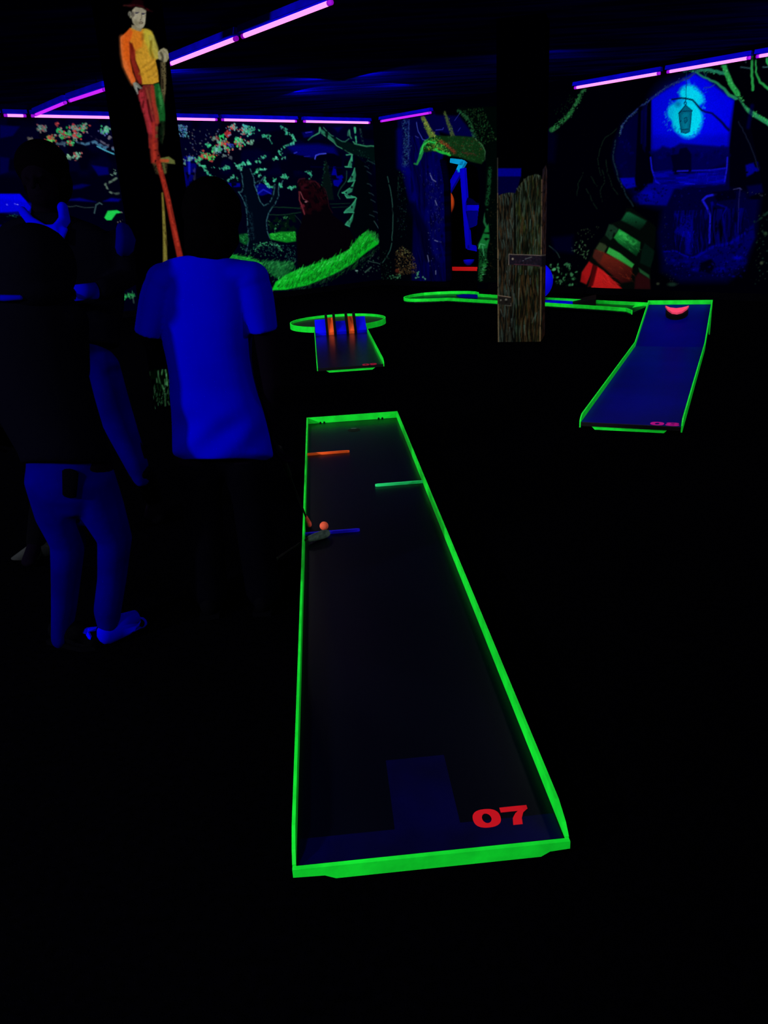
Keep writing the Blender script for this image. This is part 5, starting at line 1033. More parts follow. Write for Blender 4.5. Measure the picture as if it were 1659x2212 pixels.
prism(bm, [onplane(x, y, C0 + rn * .055, rn) for x, y in ((1437, 664), (1448, 668), (1461, 669.5), (1475, 667.5), (1488, 664), (1484, 669.5), (1474, 676.5), (1463, 679.5), (1451, 678), (1442, 671.5))], rn * .02); obj('pink_crescent', bm, M_pink, e8)

# ---- lane 09 with the row of ramps and the ring
nl9 = gz(685, 800, SZ); nr9 = gz(828, 783, SZ); fl9 = gz(679, 712, RZ); fr9 = gz(790, 703, RZ)
m9 = (nl9 + nr9) / 2; f9 = (fl9 + fr9) / 2; a9 = f9 - m9; a9.z = 0; LEN9 = a9.length
L9 = Lane(m9, a9); L9.o = L9.o - L9.ac * (W / 2)
e9 = empty('minigolf_lane', L9.p(W / 2, 0, 0), 0, 'short black minigolf lane with orange and blue chutes, round green ring and number 09', 'minigolf lane')
bm = bmesh.new(); prof_v(bm, L9, .012, LEN9, [(0, .025), (W, .025), (W, SZ), (0, SZ)]); obj('playing_surface', bm, M_surf9, e9)
rims(L9, e9, LEN9, .08, end=False)
bm = bmesh.new(); prof_v(bm, L9, 0, .012, [(0, .022), (W, .022), (W, SZ), (0, SZ)]); obj('edge_strip', bm, M_nose, e9)
bm = bmesh.new(); prof_v(bm, L9, .004, .014, [(.08, .021), (W - .08, .021), (W - .11, .0), (.11, .0)]); obj('front_board', bm, M_green, e9)
n0, nv = L9.loc(781, 790, SZ)
digit(L9, '0', n0 + .01, nv - .01, .07, .1, SZ, M_dred, e9); digit(L9, '9', n0 + .085, nv - .01, .07, .1, SZ, M_dred, e9)
_, vf = L9.loc(735, 722, SZ); dep = LEN9 - vf
def px_u(px, py): return L9.loc(px, py, SZ)[0]
ed = [0.004, .150, .195, .275, .318, .445, .49, .57, .612, .648]
us = [(.006, .138, 'b', .165), (.168, .236, 'o', .18), (.268, .392, 'b', .13), (.424, .492, 'o', .18), (.522, .646, 'b', .17)]
for (u0, u1, c, h) in us:
    bm = bmesh.new(); 
    prof_u(bm, L9, u0, u1, [(vf, SZ), (vf, SZ + .035), (LEN9 - .02, SZ + h), (LEN9 - .02, SZ)])
    obj('blue_ramp' if c == 'b' else 'orange_chute', bm, M_blue if c == 'b' else M_orange, e9)
for u in (.153, .252, .408, .507):
    bm = bmesh.new(); prof_u(bm, L9, u - .0155, u + .0155, [(vf - .02, SZ), (vf - .02, SZ + .03), (LEN9 - .12, SZ + .20), (LEN9 - .04, SZ + .235), (LEN9 + .02, SZ + .225), (LEN9 + .05, SZ + .18), (LEN9 + .05, SZ)]); obj('divider', bm, M_dark, e9)
# ring from its outline on the rim height
rp = [gz(631, 690, RZ), gz(828, 684, RZ)]; rc = (rp[0] + rp[1]) / 2; RR = (rp[0] - rp[1]).length / 2
rc = L9.p(W / 2, LEN9 + math.sqrt(max(RR * RR - (W / 2) ** 2, .01)) , 0) * .5 + Vector((rc.x, rc.y, 0)) * .5
bm = bmesh.new(); n = 72; pr = []
a_front = math.atan2(-L9.al.y, -L9.al.x); half = math.asin(min(.99, (W / 2) / RR))
A0_, A1_ = a_front + half, a_front + 2 * math.pi - half
for k in range(n + 1):
    a = A0_ + (A1_ - A0_) * k / n; d = Vector((math.cos(a), math.sin(a), 0))
    pr.append([bm.verts.new(rc + d * r + Vector((0, 0, z))) for r, z in ((RR, .02), (RR, RZ), (RR - .012, RZ), (RR - .012, .02))])
for k in range(n):
    for j in range(4): bm.faces.new((pr[k][j], pr[k][(j + 1) % 4], pr[k + 1][(j + 1) % 4], pr[k + 1][j]))
bm.faces.new(pr[0]); bm.faces.new(pr[-1][::-1]); obj('round_rim', bm, M_green, e9)
bm = bmesh.new(); prism(bm, [rc + Vector((math.cos(2 * math.pi * k / 60) * (RR - .013), math.sin(2 * math.pi * k / 60) * (RR - .013), .035)) for k in range(60)], (0, 0, .024)); obj('round_surface', bm, mat('green_black_laminate', (.0005, .004, .001, 1), .4, .2), e9)

# ---- lane with the bulb end, behind the pillar
near_px = [(1364, 670), (1352, 665.2), (1300, 661.5), (1250, 658.3), (1182, 654), (1075, 649.4), (1020, 646.4), (968, 643.3), (925, 645), (895, 645.6), (880, 645.2), (873, 643.8), (871.6, 642.3), (873.5, 640.6), (880, 638.3), (892, 635.4), (915, 632.2), (945, 630.0), (980, 628.6), (1010, 628.5), (1028, 629.6), (1034.5, 631.5), (1033.5, 634.5), (1075, 637.2), (1182, 642.4), (1287, 648.2), (1400, 653.5)]
RZ6 = 0.10
pts6 = [gz(x, y, RZ6) for x, y in near_px]; pts6 = [Vector((p.x, p.y, 0)) for p in pts6]
mid6 = (pts6[4] + pts6[-3]) / 2
e6 = empty('minigolf_lane', mid6, 0, 'narrow green-rimmed minigolf lane with bulb-shaped end, passing behind the plank pillar', 'minigolf lane')
def strip(bm, pts, z0, z1, th):
    L = []
    for i, p in enumerate(pts):
        t = (pts[min(i + 1, len(pts) - 1)] - pts[max(i - 1, 0)]).normalized(); s = Vector((t.y, -t.x, 0))
        L.append([bm.verts.new(p + s * o + Vector((0, 0, z))) for o, z in ((0, z0), (0, z1), (th, z1), (th, z0))])
    for i in range(len(L) - 1):
        for j in range(4): bm.faces.new((L[i][j], L[i][(j + 1) % 4], L[i + 1][(j + 1) % 4], L[i + 1][j]))
    bm.faces.new(L[0]); bm.faces.new(L[-1][::-1])
bm = bmesh.new(); strip(bm, pts6[:8], .045, RZ6, .014); obj('near_rim', bm, M_green, e6)
bm = bmesh.new(); strip(bm, pts6[7:23], .045, RZ6, .014); obj('bulb_rim', bm, M_green, e6)
bm = bmesh.new(); strip(bm, pts6[22:], .045, RZ6, .014); obj('far_rim', bm, M_green, e6)
bm = bmesh.new(); prism(bm, [p + Vector((0, 0, .03)) for p in pts6], (0, 0, .025)); obj('playing_surface', bm, M_surf, e6)
pa, pb_ = [Vector((q.x, q.y, .056)) for q in (gz(1130, 651.5, .056), gz(1237, 657.5, .056))]; pc, pd = [Vector((q.x, q.y, .056)) for q in (gz(1237, 648.5, .056), gz(1130, 643, .056))]
bm = bmesh.new(); prism(bm, [pa, pb_, pc, pd], (0, 0, .012)); obj('blue_panel', bm, mat('blue_panel_paint', rgb(0, 0, 190), .8), e6)
wv = [Vector((q.x, q.y, .056)) for q in (gz(1237, 657.8, .056), gz(1287, 661, .056), gz(1287, 651.5, .056), gz(1237, 649, .056))]
bm = bmesh.new(); vb = [bm.verts.new(p) for p in wv]; vt = [bm.verts.new(p + Vector((0, 0, h))) for p, h in zip(wv, (.01, .10, .10, .01))]
bm.faces.new(vb); bm.faces.new(vt[::-1])
for i in range(4): bm.faces.new((vb[i], vb[(i + 1) % 4], vt[(i + 1) % 4], vt[i]))
obj('black_wedge', bm, M_dark, e6)
gp = [Vector((q.x, q.y, .0)) for q in (gz(1366, 673.5, .0), gz(1398, 668, .0), gz(1400, 664, .0), gz(1372, 668, .0))]
bm = bmesh.new(); prism(bm, [p + Vector((0, 0, .03)) for p in gp], (0, 0, .03)); obj('tee_corner', bm, M_green, e6)
bp = [Vector((q.x, q.y, .0555)) for q in (gz(992, 642, .056), gz(1032, 643.5, .056), gz(1031, 636.5, .056), gz(1000, 636, .056), gz(985, 638, .056))]
bm = bmesh.new(); prism(bm, bp, (0, 0, .004)); obj('bulb_ball_reflection', bm, mat('ball_reflection_blue', rgb(0, 0, 110), .8), e6)  # reflection of the blue ball, laid on as a colour patch
# blue sphere on it, half hidden by the pillar
sb = gz(1152, 652, .055); dd = (sb - CAM).dot(_f); sr = 41.0 / FPX * dd
bm = bmesh.new(); ellip(bm, (sb.x, sb.y, .068 + sr), (sr, sr, sr), sub=4)
tag(obj('blue_ball_obstacle', bm, M_blue, None, True), 'large blue ball standing on the bulb-ended lane behind the plank pillar', 'ball')

# ---- golf ball and two putters
bc = gz(700, 1136, SZ + .0213)
bm = bmesh.new(); ellip(bm, (bc.x, bc.y, SZ + .0213), (.0213,) * 3, sub=4)
tag(obj('golf_ball', bm, mat('orange_ball', rgb(222, 88, 60), .7, .1, bump=.3, bscale=400), None, True), 'small orange golf ball lying beside the blue barrier on lane 07', 'golf ball')
M_gum = mat('grey_green_rubber', rgb(78, 96, 88), .8, .05, var=rgb(46, 60, 58), scale=40)
M_rhead = mat('dull_red_rubber', rgb(205, 78, 55), .8, .05, var=rgb(150, 55, 42), scale=30)
def putter(head_a, head_b, hr, grip, label, m, back_frac=0.15):
    a = Vector(head_a); b = Vector(head_b); g = Vector(grip); neck = a + (b - a) * back_frac
    e = empty('golf_putter', a, 0, label, 'putter')
    side = Vector((0, 0, 1))
    bm = bmesh.new(); loft(bm, [a, a + (b - a) * .35, a + (b - a) * .8, b], [(hr * .7, hr * .7), (hr * .9, hr * .8), (hr, hr), (hr * .85, hr * .85)], side=side, n=20); obj('putter_head', bm, m, e, True)
    sh = g + (neck - g) * 0.0
    bm = bmesh.new(); loft(bm, [neck + Vector((0, 0, hr * .4)), neck + (g - neck) * .68], [.0045, .006], n=12); obj('shaft', bm, M_dark, e, True)
    bm = bmesh.new(); loft(bm, [neck + (g - neck) * .67, g], [.011, .014], n=14); obj('grip', bm, M_dark, e, True)
    return e
def lp(px, py, z): q = gz(px, py, z); return (q.x, q.y, z)
HAND1 = at(604, 985, 3.05)
putter(lp(660, 1117, SZ + .028), lp(668, 1134, SZ + .018), .015, HAND1 + Vector((0, 0, .03)), 'putter with dull red head reaching over the left rim of lane 07', M_rhead)
ga = gz(560, 1235, 0.02)
putter(lp(668, 1164, SZ + .022), lp(706, 1152, SZ + .02), .021, (ga.x, ga.y, .03), 'putter with grey head lying across the rim beside the orange ball', M_gum, .02)

# ---- things in the side room
pz = K + DR * 2.4 + back * 4.0
def az(px, py, off=0): return onplane(px, py, pz + back * off, NRW)
def ribbon(bm, P, w0, w1=None, th=.08):
    w1 = w1 or w0; q = [az(*p) for p in P]
    for i in range(len(q) - 1):
        d = (q[i + 1] - q[i]).normalized(); s = NRW.cross(d).normalized(); a, b = q[i] - d * w0 * .3, q[i + 1] + d * w1 * .3
        prism(bm, [a + s * w0 / 2, b + s * w1 / 2, b - s * w1 / 2, a - s * w0 / 2], back * th)
fr = empty('zigzag_frame', Vector((az(1010, 540).x, az(1010, 540).y, 0)), 0, 'tall angular blue frame with a cyan tip, seen through the gateway', 'frame')
M_bf = mat('blue_frame_paint', rgb(6, 0, 222), .8)
bm = bmesh.new(); ribbon(bm, [(988, 374), (962, 420)], .17); ribbon(bm, [(998, 368), (1010, 533)], .15, .14); obj('blue_leg', bm, M_bf, fr)
bm = bmesh.new(); ribbon(bm, [(1012, 534), (1040, 540)], .12); obj('foot_bar', bm, M_bf, fr)
bm = bmesh.new(); ribbon(bm, [(974, 347), (998, 351)], .10, .12, .1); ribbon(bm, [(998, 351), (989, 368)], .14, .12, .1); obj('cyan_tip', bm, mat('cyan_frame_paint', rgb(10, 185, 255), .8), fr)
bm = bmesh.new(); ribbon(bm, [(1008, 449), (1045, 449)], .13); obj('cross_bar', bm, M_bf, fr)
bm = bmesh.new(); prism(bm, [az(*p) for p in ((1006, 456), (1040, 456), (1038, 478), (1028, 488), (1014, 493))], back * .05); obj('basket', bm, mat('dim_blue_paint', rgb(0, 0, 130), .8), fr)
bm = bmesh.new(); prism(bm, [az(*p) for p in ((1006, 437), (1010, 427), (1018, 430), (1026, 438), (1036, 439), (1036, 443), (1006, 443))], back * .05); obj('top_hood', bm, mat('dimmer_blue_paint', rgb(0, 0, 60), .8), fr)
bc2 = az(946, 441, -.6); dd = (bc2 - CAM).dot(_f); r2 = 36 / FPX * dd
ob = empty('ball_on_post', Vector((bc2.x, bc2.y, 0)), 0, 'large orange ball on a dark post, half hidden by the gateway edge', 'ball')
bm = bmesh.new(); ellip(bm, bc2, (r2,) * 3, sub=4); obj('orange_ball', bm, mat('orange_sphere_paint', rgb(255, 88, 30), .8), ob, True)
bm = bmesh.new(); loft(bm, [Vector((bc2.x, bc2.y, 0)), bc2 - Vector((0, 0, r2 * .95))], [.05, .05], n=14, caps=False); obj('post', bm, M_black, ob)
ra, rb = gz(958, 584.5, 0), gz(1045, 585.5, 0)
kb = empty('red_kerb', (ra + rb) / 2, 0, 'low red kerb across the floor of the side room', 'kerb')
ra2 = ra; bm = bmesh.new(); box(bm, ra, rb - ra, Vector((0, .08, 0)), (0, 0, .085)); obj('kerb_board', bm, mat('red_kerb_paint', rgb(235, 28, 28), .8), kb)
bm = bmesh.new(); qa = gz(967, 584.5, 0); box(bm, Vector((qa.x, qa.y + .1, 0)), Vector((.12, 0, 0)), Vector((0, .05, 0)), (0, 0, .135)); obj('kerb_end_post', bm, mat('pale_red_paint', rgb(190, 90, 90), .8), kb)
dc = at(1013, 568, (ra + rb).y / 2 + .22); bm = bmesh.new(); rr_ = 12 / FPX * (dc - CAM).dot(_f)
rings_ = []
for zz_, k_ in ((.55, 1.0), (.25, .97), (-.05, .86), (-.35, .66), (-.55, .40)):
    rings_.append((dc + Vector((0, 0, zz_ * rr_)), rr_ * k_))
loft(bm, [p for p, r_ in rings_], [r_ for p, r_ in rings_], n=24, caps=False, fixed=(0, 0, -1))
db = empty('blue_bowl', Vector((dc.x, dc.y, 0)), 0, 'small blue bowl just above the red kerb in the side room', 'bowl')
obj('bowl', bm, M_bf, db, False); bm = bmesh.new(); loft(bm, [Vector((dc.x, dc.y, 0)), dc - Vector((0, 0, rr_ * .5))], [.04, .02], n=12, caps=False); obj('stand', bm, M_black, db)
ld = bpy.data.lights.new('annex_fill', 'AREA'); ld.shape = 'DISK'; ld.size = .5; ld.energy = 170  # unseen lamp added to brighten the things in the side room
lo = bpy.data.objects.new('annex_fill', ld); COL.objects.link(lo); lo.location = K + DR * 1.0 + back * .8 + Vector((0, 0, 3.0)); lo.rotation_euler = (back * 1.0 + Vector((0, 0, -.35))).to_track_quat('-Z', 'Y').to_euler()
# ------------------------------------------------------------------ people (seen from behind or in the dark)
M_skin = mat('skin_in_the_dark', (0.0010, 0.0006, 0.0022, 1), 0.8, 0.0)
M_hair = mat('dark_hair', (0.0004, 0.0003, 0.0006, 1), 0.8, 0.0, bump=.4, bscale=120)
M_tee = mat('blue_tshirt_cotton', rgb(0, 0, 156), 0.95, 0.0, var=rgb(0, 0, 146), scale=3, bump=.12, bscale=14)
M_trou = mat('black_trousers', (0.0004, 0.0004, 0.0012, 1), 0.9)
M_jack = mat('black_jacket', (0.0006, 0.0006, 0.0022, 1), 0.9, bump=.3, bscale=12)
M_jean = mat('jeans_denim', rgb(0, 0, 80), 0.95, var=rgb(0, 0, 60), scale=5, bump=.3, bscale=14)
M_coll = mat('white_collar_cloth', rgb(0, 0, 165), 0.95)
M_cuff = mat('pale_cuff_cloth', rgb(0, 0, 140), 0.95)
M_shoe = mat('dark_shoe', (0.0006, 0.0006, 0.0012, 1), 0.6)
M_wshoe = mat('pale_sneaker', rgb(0, 0, 160), 0.8)
M_gshoe = mat('dim_grey_shoe', rgb(26, 28, 30), 0.8)
def hand(bm, wrist, d, pal, side_, curl=0.5):
    """palm, four unequal bent fingers and a thumb from the side of the palm"""
    d = Vector(d).normalized(); n = Vector(pal).normalized(); s = d.cross(n).normalized() * side_; w_ = Vector(wrist)
    M = Matrix((s, d, n)).transposed()
    ellip(bm, w_ + d * .045, (.038, .052, .015), M, 2)
    for i, (o, l) in enumerate(((-.028, .062), (-.010, .074), (.010, .078), (.028, .068))):
        p0 = w_ + d * .082 + s * o; d1 = (d + n * curl * .6).normalized(); d2 = (d + n * curl * 2.2).normalized(); d3 = (d * .3 + n * curl * 3).normalized()
        p1 = p0 + d1 * l * .45; p2 = p1 + d2 * l * .32; p3 = p2 + d3 * l * .25
        loft(bm, [p0 - d * .02, p0, p1, p2, p3], [.009, .009, .0085, .008, .007], n=10)
    p0 = w_ + d * .02 + s * .03; t1 = (d * .7 + s * .8 + n * .3).normalized(); p1 = p0 + t1 * .04; p2 = p1 + (d * .9 + s * .1 + n * .7).normalized() * .032
    loft(bm, [p0, p1, p2], [.012, .010, .008], n=10)
def head(bm, c, h, face):
    """skull, jaw, nose, ears and mouth turned towards face"""
    f = Vector(face).normalized(); s = Vector((f.y, -f.x, 0)).normalized(); u = s.cross(f).normalized(); u = u if u.z > 0 else -u
    M = Matrix((s, f, u)).transposed(); c = Vector(c)
    ellip(bm, c + u * h * .10, (h * .33, h * .41, h * .38), M); ellip(bm, c - u * h * .22 + f * h * .10, (h * .25, h * .29, h * .28), M)
    loft(bm, [c + f * h * .40 + u * h * .04, c + f * h * .49 - u * h * .10], [h * .035, h * .06], n=10)
    for k in (-1, 1):
        ellip(bm, c + s * k * h * .335 - f * h * .02 - u * h * .03, (h * .03, h * .065, h * .11), M, 2)
        ellip(bm, c + s * k * h * .12 + f * h * .385 + u * h * .04, (h * .055, h * .03, h * .035), M, 2)
    ellip(bm, c + f * h * .37 - u * h * .23, (h * .10, h * .035, h * .03), M, 2)
def shoe(name, heel, toe, m, parent, w_=.045, extra=None):
    heel = Vector(heel); toe = Vector(toe); d = (toe - heel).normalized(); up = Vector((0, 0, 1))
    bm = bmesh.new(); loft(bm, [heel + up * .045, heel + d * .05 + up * .05, heel + d * .13 + up * .042, toe - d * .05 + up * .032, toe + up * .024], [(w_ * .8, .045), (w_ * .9, .05), (w_, .042), (w_ * 1.05, .032), (w_ * .8, .022)], side=Vector((-d.y, d.x, 0)), n=20)
    o = obj(name, bm, m, parent, True)
    if name == 'pale_shoe': return o
    bm = bmesh.new(); s = Vector((-d.y, d.x, 0)) * w_ * 1.05
    prism(bm, [heel - d * .03 - s * .8, heel - d * .03 + s * .8, toe - d * .03 + s * 1.05, toe + d * .02 + s * .5, toe + d * .02 - s * .5, toe - d * .03 - s * 1.05], up * .018); obj('sole', bm, M_shoe, o)
    return o

# ---- person in the blue T-shirt, back to the viewer
Y1 = 2.95
def a1(px, py, dy=0): return at(px, py, Y1 + dy)
foot1 = Vector((-.60, Y1 + .02, 0))
p1 = empty('person', foot1, 0, 'person with dark hair in a plain blue T-shirt, standing with back to the viewer', 'person')
# T-shirt
bm = bmesh.new()
rows = [(385, 492, 561, .055), (352, 525, 570, .085), (331, 556, 590, .10), (327, 560, 625, .112), (330, 552, 680, .118), (345, 542, 735, .12), (355, 541, 775, .12), (362, 546, 815, .12), (364, 556, 855, .122), (366, 568, 895, .13), (367, 579, 940, .138), (369, 588, 985, .145), (374, 588, 992, .146), (395, 566, 1002, .144)]
pts = []; rad = []
for (x0, x1, y, b) in rows:
    A, B = a1(x0, y), a1(x1, y - (x1 - x0) * .0 ); pts.append((A + B) / 2 + Vector((0, b * .25, 0))); rad.append(((B - A).length / 2, b))
loft(bm, pts, rad, side=_r.copy(), n=44, caps=False, fixed=-_u)
for (sh, mid_, en, r0, r1) in (((352, 600), (338, 650), (320, 722), .062, .0), ((546, 597), (556, 648), (571, 716), .062, .0)):
    A_, B_, C_ = a1(*sh), a1(*mid_), a1(*en)
    loft(bm, [A_, (A_ + B_) / 2, B_, (B_ + C_) / 2, C_], [(.050, .066), (.058, .068), (.059, .068), (.054, .068), (.048, .068)], side=_r.copy(), n=30, caps=False)
    ellip(bm, a1(sh[0] * .97 + 449 * .03, sh[1] + 4), (.062, .072, .058)); loft(bm, [a1(sh[0], sh[1] - 3), a1((sh[0] + 449) / 2, (sh[1] + 566) / 2 + 8), a1(449, 590)], [(.045, .068), (.05, .066), (.055, .066)], side=Vector((0, 0, 1)), n=24)
# soft folds over the lower back
tee = remeshed('t_shirt', bm, M_tee, p1, .007, 4)
for v in tee.data.vertices:
    wv = mworld(p1) @ v.co; z = wv.z
    f_ = 0
    if z < 1.02 and wv.y < Y1 + .03:
        f_ = .006 * math.sin(z * 34 + wv.x * 9) * math.exp(-((z - .83) / .12) ** 2) + .006 * math.sin((wv.x * .8 - z) * 40) * math.exp(-((z - .74) / .09) ** 2)
    v.co.y += f_ - .004 * math.sin(wv.x * 22 + z * 5)
# body
bm = bmesh.new()
nk = a1(445, 545); hc = a1(461, 470, .02)
head(bm, hc, .22, (0.25, 1, -.25))
loft(bm, [a1(445, 580), a1(452, 545), hc - Vector((0, -.01, .07))], [.062, .055, .055], n=20)
loft(bm, [a1(440, 600, .03), a1(441, 640, .035), a1(445, 760, .04), a1(460, 880, .04), a1(478, 950, .04)], [(.14, .055), (.15, .065), (.115, .06), (.125, .065), (.13, .07)], side=_r.copy(), n=26)
hipL, hipR = a1(428, 985, .04), a1(526, 982, .04)
for s, hp in ((-1, hipL), (1, hipR)):
    kn = Vector((hp.x + s * .01, Y1 + .05, .44)); an = Vector((hp.x + s * .02, Y1, .08))
    loft(bm, [hp + Vector((0, .03, .02)), Vector((hp.x, Y1 + .04, .62)), kn, Vector((kn.x, Y1 + .0, .30)), an], [.082, .078, .055, .055, .038], n=20)
    loft(bm, [an, an + Vector((s * .02, .13, -.045))], [(.036, .04), (.034, .022)], n=16)
elL = a1(318, 735, .02); haL = elL + Vector((.12, .26, -.05))
loft(bm, [a1(342, 610), a1(322, 700), elL + Vector((0, .05, -.01)), haL], [.05, .045, .038, .028], n=18); hand(bm, haL, (.4, .9, -.1), (0, 0, -1), 1)
elR = a1(586, 830, .02); haR = HAND1 + Vector((-.03, .0, .09))
loft(bm, [a1(550, 610), a1(571, 700), elR, haR], [.05, .045, .036, .027], n=18); hand(bm, haR, (.2, .15, -1), (1, .2, .1), 1, .9)
remeshed('body', bm, M_skin, p1, .0065, 3)
# hair down to the collar
bm = bmesh.new(); ellip(bm, hc + Vector((0, -.010, .022)), (.101, .120, .112)); ellip(bm, hc + Vector((-.005, -.04, -.05)), (.094, .080, .10)); ellip(bm, a1(452, 535, -.02), (.085, .055, .055))
hair = remeshed('hair', bm, M_hair, p1, .009, 3)
for v in hair.data.vertices:
    n_ = noise.noise(Vector(v.co) * 22); v.co *= 1.0; v.co.x += n_ * .006; v.co.y += noise.noise(Vector(v.co) * 31 + Vector((3, 1, 2))) * .005
bm = bmesh.new()
loft(bm, [a1(477, 965, .05), a1(479, 990, .05)], [(.135, .075), (.14, .085)], side=_r.copy(), n=24)
for s, hp in ((-1, hipL), (1, hipR)):
    loft(bm, [hp + Vector((0, .01, -.02)), Vector((hp.x, Y1 + .04, .60)), Vector((hp.x + s * .01, Y1 + .04, .44)), Vector((hp.x + s * .015, Y1 + .01, .25)), Vector((hp.x + s * .02, Y1 + .0, .07))], [.078, .088, .076, .072, .07], n=22)
remeshed('trousers', bm, M_trou, p1, .011, 4)
for s, hp in ((-1, hipL), (1, hipR)):
    shoe('shoe', Vector((hp.x + s * .02, Y1 - .05, 0)), Vector((hp.x + s * .04, Y1 + .2, 0)), M_shoe, p1)

# ---- person in dark hooded jacket and jeans, in front at left
ft = gz(150, 1395, 0); Y2 = ft.y + .02
def a2(px, py, dy=0): return at(px, py, Y2 + dy)
p2 = empty('person', Vector((a2(180, 1380).x, Y2, 0)), 0, 'person in a black hooded jacket and blue-glowing jeans, standing at left with back turned', 'person')
bm = bmesh.new()
rows = [(-30, 150, 640, .10), (-50, 168, 700, .13), (-48, 182, 780, .14), (-25, 202, 860, .145), (15, 222, 930, .15), (48, 238, 985, .155), (52, 240, 1003, .155)]
pts = []; rad = []
for (x0, x1, y, b) in rows:
    A, B = a2(x0, y), a2(x1, y); pts.append((A + B) / 2); rad.append(((B - A).length / 2, b))
loft(bm, pts, rad, side=_r.copy(), n=40, caps=False, fixed=-_u)
loft(bm, [a2(-25, 690), a2(-75, 830, .03), a2(-30, 930, .16)], [.07, .062, .05], n=20); loft(bm, [a2(150, 690), a2(160, 800, .12), a2(130, 880, .28)], [.062, .055, .045], n=20)
loft(bm, [a2(68, 660), a2(70, 620)], [(.12, .10), (.11, .11)], side=_r.copy(), n=24)
remeshed('jacket', bm, M_jack, p2, .01, 5)
bm = bmesh.new(); ellip(bm, a2(78, 575), (.125, .135, .135)); ellip(bm, a2(75, 620, -.03), (.12, .10, .08)); remeshed('hood', bm, M_jack, p2, .01, 4)
bm = bmesh.new(); loft(bm, [a2(-20, 643, -.12), a2(10, 644, -.13), a2(44, 643, -.125)], [(.009, .009), (.010, .010), (.008, .009)], side=Vector((0, 0, 1)), n=12); obj('collar_strip', bm, mat('blue_collar_cloth', rgb(0, 0, 120), .9), p2, True)
bm = bmesh.new()
hc2 = a2(78, 572, .02); head(bm, hc2, .225, (.5, .85, -.2)); loft(bm, [a2(68, 700), hc2 - Vector((0, 0, .07))], [.06, .052], n=18)
loft(bm, [a2(60, 690), a2(80, 800), a2(140, 960)], [(.15, .08), (.13, .09), (.14, .09)], side=_r.copy(), n=24)
hL, hR = a2(105, 1000), a2(190, 995)
kL = a2(142, 1165, .05); kR = a2(240, 1150, .06); fL = a2(135, 1362); fR = a2(235, 1345, .02); fL.z = .07; fR.z = .07
for hp, kn, an in ((hL, kL, fL), (hR, kR, fR)):
    loft(bm, [hp, (hp + kn) / 2, kn, (kn + an) / 2, an], [.075, .07, .05, .048, .035], n=20); loft(bm, [an, an + Vector((.1, .05, -.04))], [(.034, .036), (.03, .02)], n=14)
wl = a2(-30, 930, .16); wr = a2(130, 880, .28); loft(bm, [a2(-25, 690), a2(-75, 830, .03), wl], [.045, .04, .028], n=16); hand(bm, wl, (.2, .8, -.5), (1, 0, 0), 1); loft(bm, [a2(150, 690), a2(160, 800, .12), wr], [.045, .04, .028], n=16); hand(bm, wr, (-.1, .9, -.3), (-1, 0, 0), -1)
remeshed('body', bm, M_skin, p2, .0065, 3)
bm = bmesh.new()
loft(bm, [a2(143, 985), a2(146, 1030), a2(150, 1065)], [(.135, .10), (.142, .105), (.135, .10)], side=_r.copy(), n=30)
loft(bm, [a2(100, 1030), a2(125, 1110), a2(147, 1175, .02), a2(142, 1260), a2(138, 1320), a2(132, 1380)], [(.075, .085), (.078, .082), (.062, .07), (.050, .062), (.044, .056), (.035, .05)], side=_r.copy(), n=26)
loft(bm, [a2(196, 1030), a2(220, 1100, .02), a2(248, 1165, .04), a2(242, 1250, .02), a2(232, 1320), a2(235, 1350)], [(.082, .088), (.08, .084), (.062, .07), (.052, .06), (.050, .056), (.04, .05)], side=_r.copy(), n=26)
remeshed('jeans', bm, M_jean, p2, .009, 5)
bm = bmesh.new(); loft(bm, [a2(152, 1020, -.112), a2(150, 1070, -.108)], [(.028, .012), (.024, .01)], side=_r.copy(), n=18); obj('bag_flap', bm, M_trou, p2, True)
sa = gz(128, 1385, 0); sb_ = gz(205, 1398, 0)
s1 = shoe('shoe', sa, sb_, M_shoe, p2, .042)
bm = bmesh.new(); q = [a2(163, 1380, -.03), a2(170, 1360, -.03), a2(192, 1358, -.03), a2(208, 1357, -.02), a2(206, 1363, -.02), a2(190, 1365, -.04), a2(196, 1378, -.06), a2(194, 1387, -.06), a2(178, 1384, -.05)]
prism(bm, q, Vector((0, .012, 0))); obj('tongue', bm, mat('pale_shoe_tongue', rgb(0, 0, 190), .8), s1)
sa = gz(232, 1392, 0); sb_ = gz(306, 1356, 0); shoe('pale_shoe', sa, sb_, M_wshoe, p2, .04)

# ---- person behind them, wearing a pale collar under a dark jacket
ft = gz(85, 1207, 0); Y3 = ft.y
def a3(px, py, dy=0): return at(px, py, Y3 + dy)
p3 = empty('person', Vector((a3(190, 1180).x, Y3, 0)), 0, 'tall person in a dark jacket over a pale collar, half hidden behind the hooded one', 'person')
bm = bmesh.new()
rows = [(62, 160, 470, .075), (5, 215, 490, .10), (-15, 262, 520, .12), (-15, 270, 580, .13), (0, 268, 660, .13), (25, 258, 725, .13), (30, 258, 748, .13)]
pts = []; rad = []
for (x0, x1, y, b) in rows:
    A, B = a3(x0, y), a3(x1, y); pts.append((A + B) / 2); rad.append(((B - A).length / 2, b))
loft(bm, pts, rad, side=_r.copy(), n=40, caps=False, fixed=-_u)
loft(bm, [a3(255, 525), a3(272, 600, -.02), a3(222, 627, -.18)], [.06, .052, .045], n=20); loft(bm, [a3(0, 525), a3(-40, 600, -.02), a3(20, 640, -.2)], [.06, .052, .045], n=20)
remeshed('jacket', bm, M_jack, p3, .01, 5)
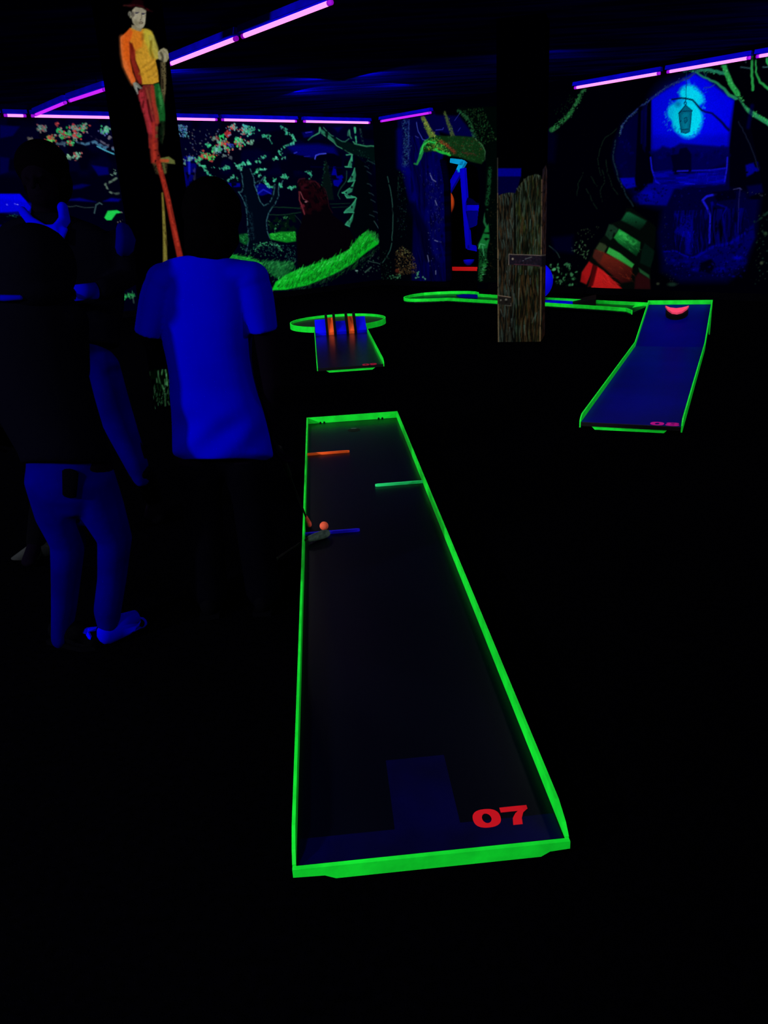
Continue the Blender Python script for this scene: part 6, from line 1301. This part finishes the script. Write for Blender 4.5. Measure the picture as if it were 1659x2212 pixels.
bm = bmesh.new(); loft(bm, [a3(135, 448, -.05), a3(141, 478, -.085), a3(124, 503, -.125), a3(95, 497, -.12), a3(66, 478, -.10), a3(48, 455, -.05)], [(.026, .022), (.036, .022), (.036, .018), (.024, .016), (.022, .016), (.020, .016)], side=Vector((0, 0, 1)), n=16); 
loft(bm, [a3(132, 495, -.12), a3(132, 523, -.14)], [(.030, .012), (.010, .008)], side=_r.copy(), n=12)
remeshed('shirt_collar', bm, M_coll, p3, .005, 3)
bm = bmesh.new(); loft(bm, [a3(268, 497, -.02), a3(272, 516, -.03), a3(269, 538, -.03)], [(.028, .06), (.036, .07), (.034, .066)], side=_r.copy(), n=26); obj('shoulder_patch', bm, mat('dim_pale_cloth', rgb(0, 0, 72), .9), p3, True)
bm = bmesh.new(); loft(bm, [a3(207, 628, -.2), a3(160, 633, -.26)], [.033, .031], n=18, caps=False); obj('cuff', bm, M_cuff, p3, True)
bm = bmesh.new(); hc3 = a3(92, 385); head(bm, hc3, .245, (.0, -1, -.05)); loft(bm, [a3(98, 520), hc3 - Vector((0, 0, .08))], [.064, .056], n=20)
loft(bm, [a3(105, 510), a3(125, 640), a3(150, 800)], [(.17, .08), (.15, .09), (.15, .10)], side=_r.copy(), n=26)
kR3 = a3(300, 985, .02); fR3 = gz(338, 1112, 0); fR3.z = .08; kL3 = a3(105, 1010, .0); fL3 = Vector((ft.x, ft.y, .08))
for hp, kn, an in ((a3(205, 810), kR3, fR3), (a3(120, 815), kL3, fL3)):
    loft(bm, [hp, (hp + kn) / 2, kn, (kn + an) / 2, an], [.055, .052, .035, .04, .034], n=20); loft(bm, [an, an + Vector((0, -.12, -.045))], [(.036, .036), (.034, .022)], n=14)
loft(bm, [a3(255, 525), a3(272, 600, -.02), a3(165, 634, -.25)], [.045, .04, .028], n=18); hand(bm, a3(165, 634, -.25), (-.9, -.3, .0), (0, -.3, -1), 1)
loft(bm, [a3(0, 525), a3(-40, 600, -.02), a3(60, 644, -.25)], [.045, .04, .028], n=18); hand(bm, a3(60, 644, -.25), (.9, -.3, .0), (0, -.3, -1), -1)
remeshed('body', bm, M_skin, p3, .0065, 3)
bm = bmesh.new(); ellip(bm, hc3 + Vector((0, .02, .05)), (.105, .12, .10)); ellip(bm, hc3 + Vector((0, .05, -.02)), (.10, .085, .10)); remeshed('hair', bm, M_hair, p3, .009, 3)
bm = bmesh.new()
loft(bm, [a3(150, 745), a3(160, 800)], [(.14, .11), (.15, .115)], side=_r.copy(), n=24)
loft(bm, [a3(215, 790), a3(240, 870, .01), a3(268, 940, .02), a3(298, 1010, .02), a3(306, 1035, .02)], [(.085, .095), (.080, .09), (.066, .075), (.050, .062), (.038, .05)], side=_r.copy(), n=24)
loft(bm, [a3(120, 810), a3(112, 900), a3(105, 1010), a3(100, 1040)], [(.09, .09), (.08, .085), (.06, .065), (.05, .055)], side=_r.copy(), n=24)
remeshed('jeans', bm, mat('dim_jeans_denim', rgb(0, 0, 88), .95, var=rgb(0, 0, 60), scale=4), p3, .011, 5)
bm = bmesh.new(); loft(bm, [a3(302, 1020, .02), (kR3 * .4 + fR3 * .6), fR3], [.055, .055, .045], n=20); loft(bm, [fR3, fR3 + Vector((.05, -.16, -.045))], [(.045, .045), (.042, .03)], n=16); remeshed('boot', bm, M_shoe, p3, .008, 3)
bm = bmesh.new(); loft(bm, [a3(103, 1030), (kL3 * .4 + fL3 * .6), fL3], [.055, .055, .045], n=20); remeshed('boot', bm, M_shoe, p3, .008, 3)
sh0 = gz(108, 1203, 0); sh1 = gz(62, 1216, 0); shoe('grey_shoe', sh0, sh1, M_gshoe, p3, .04)
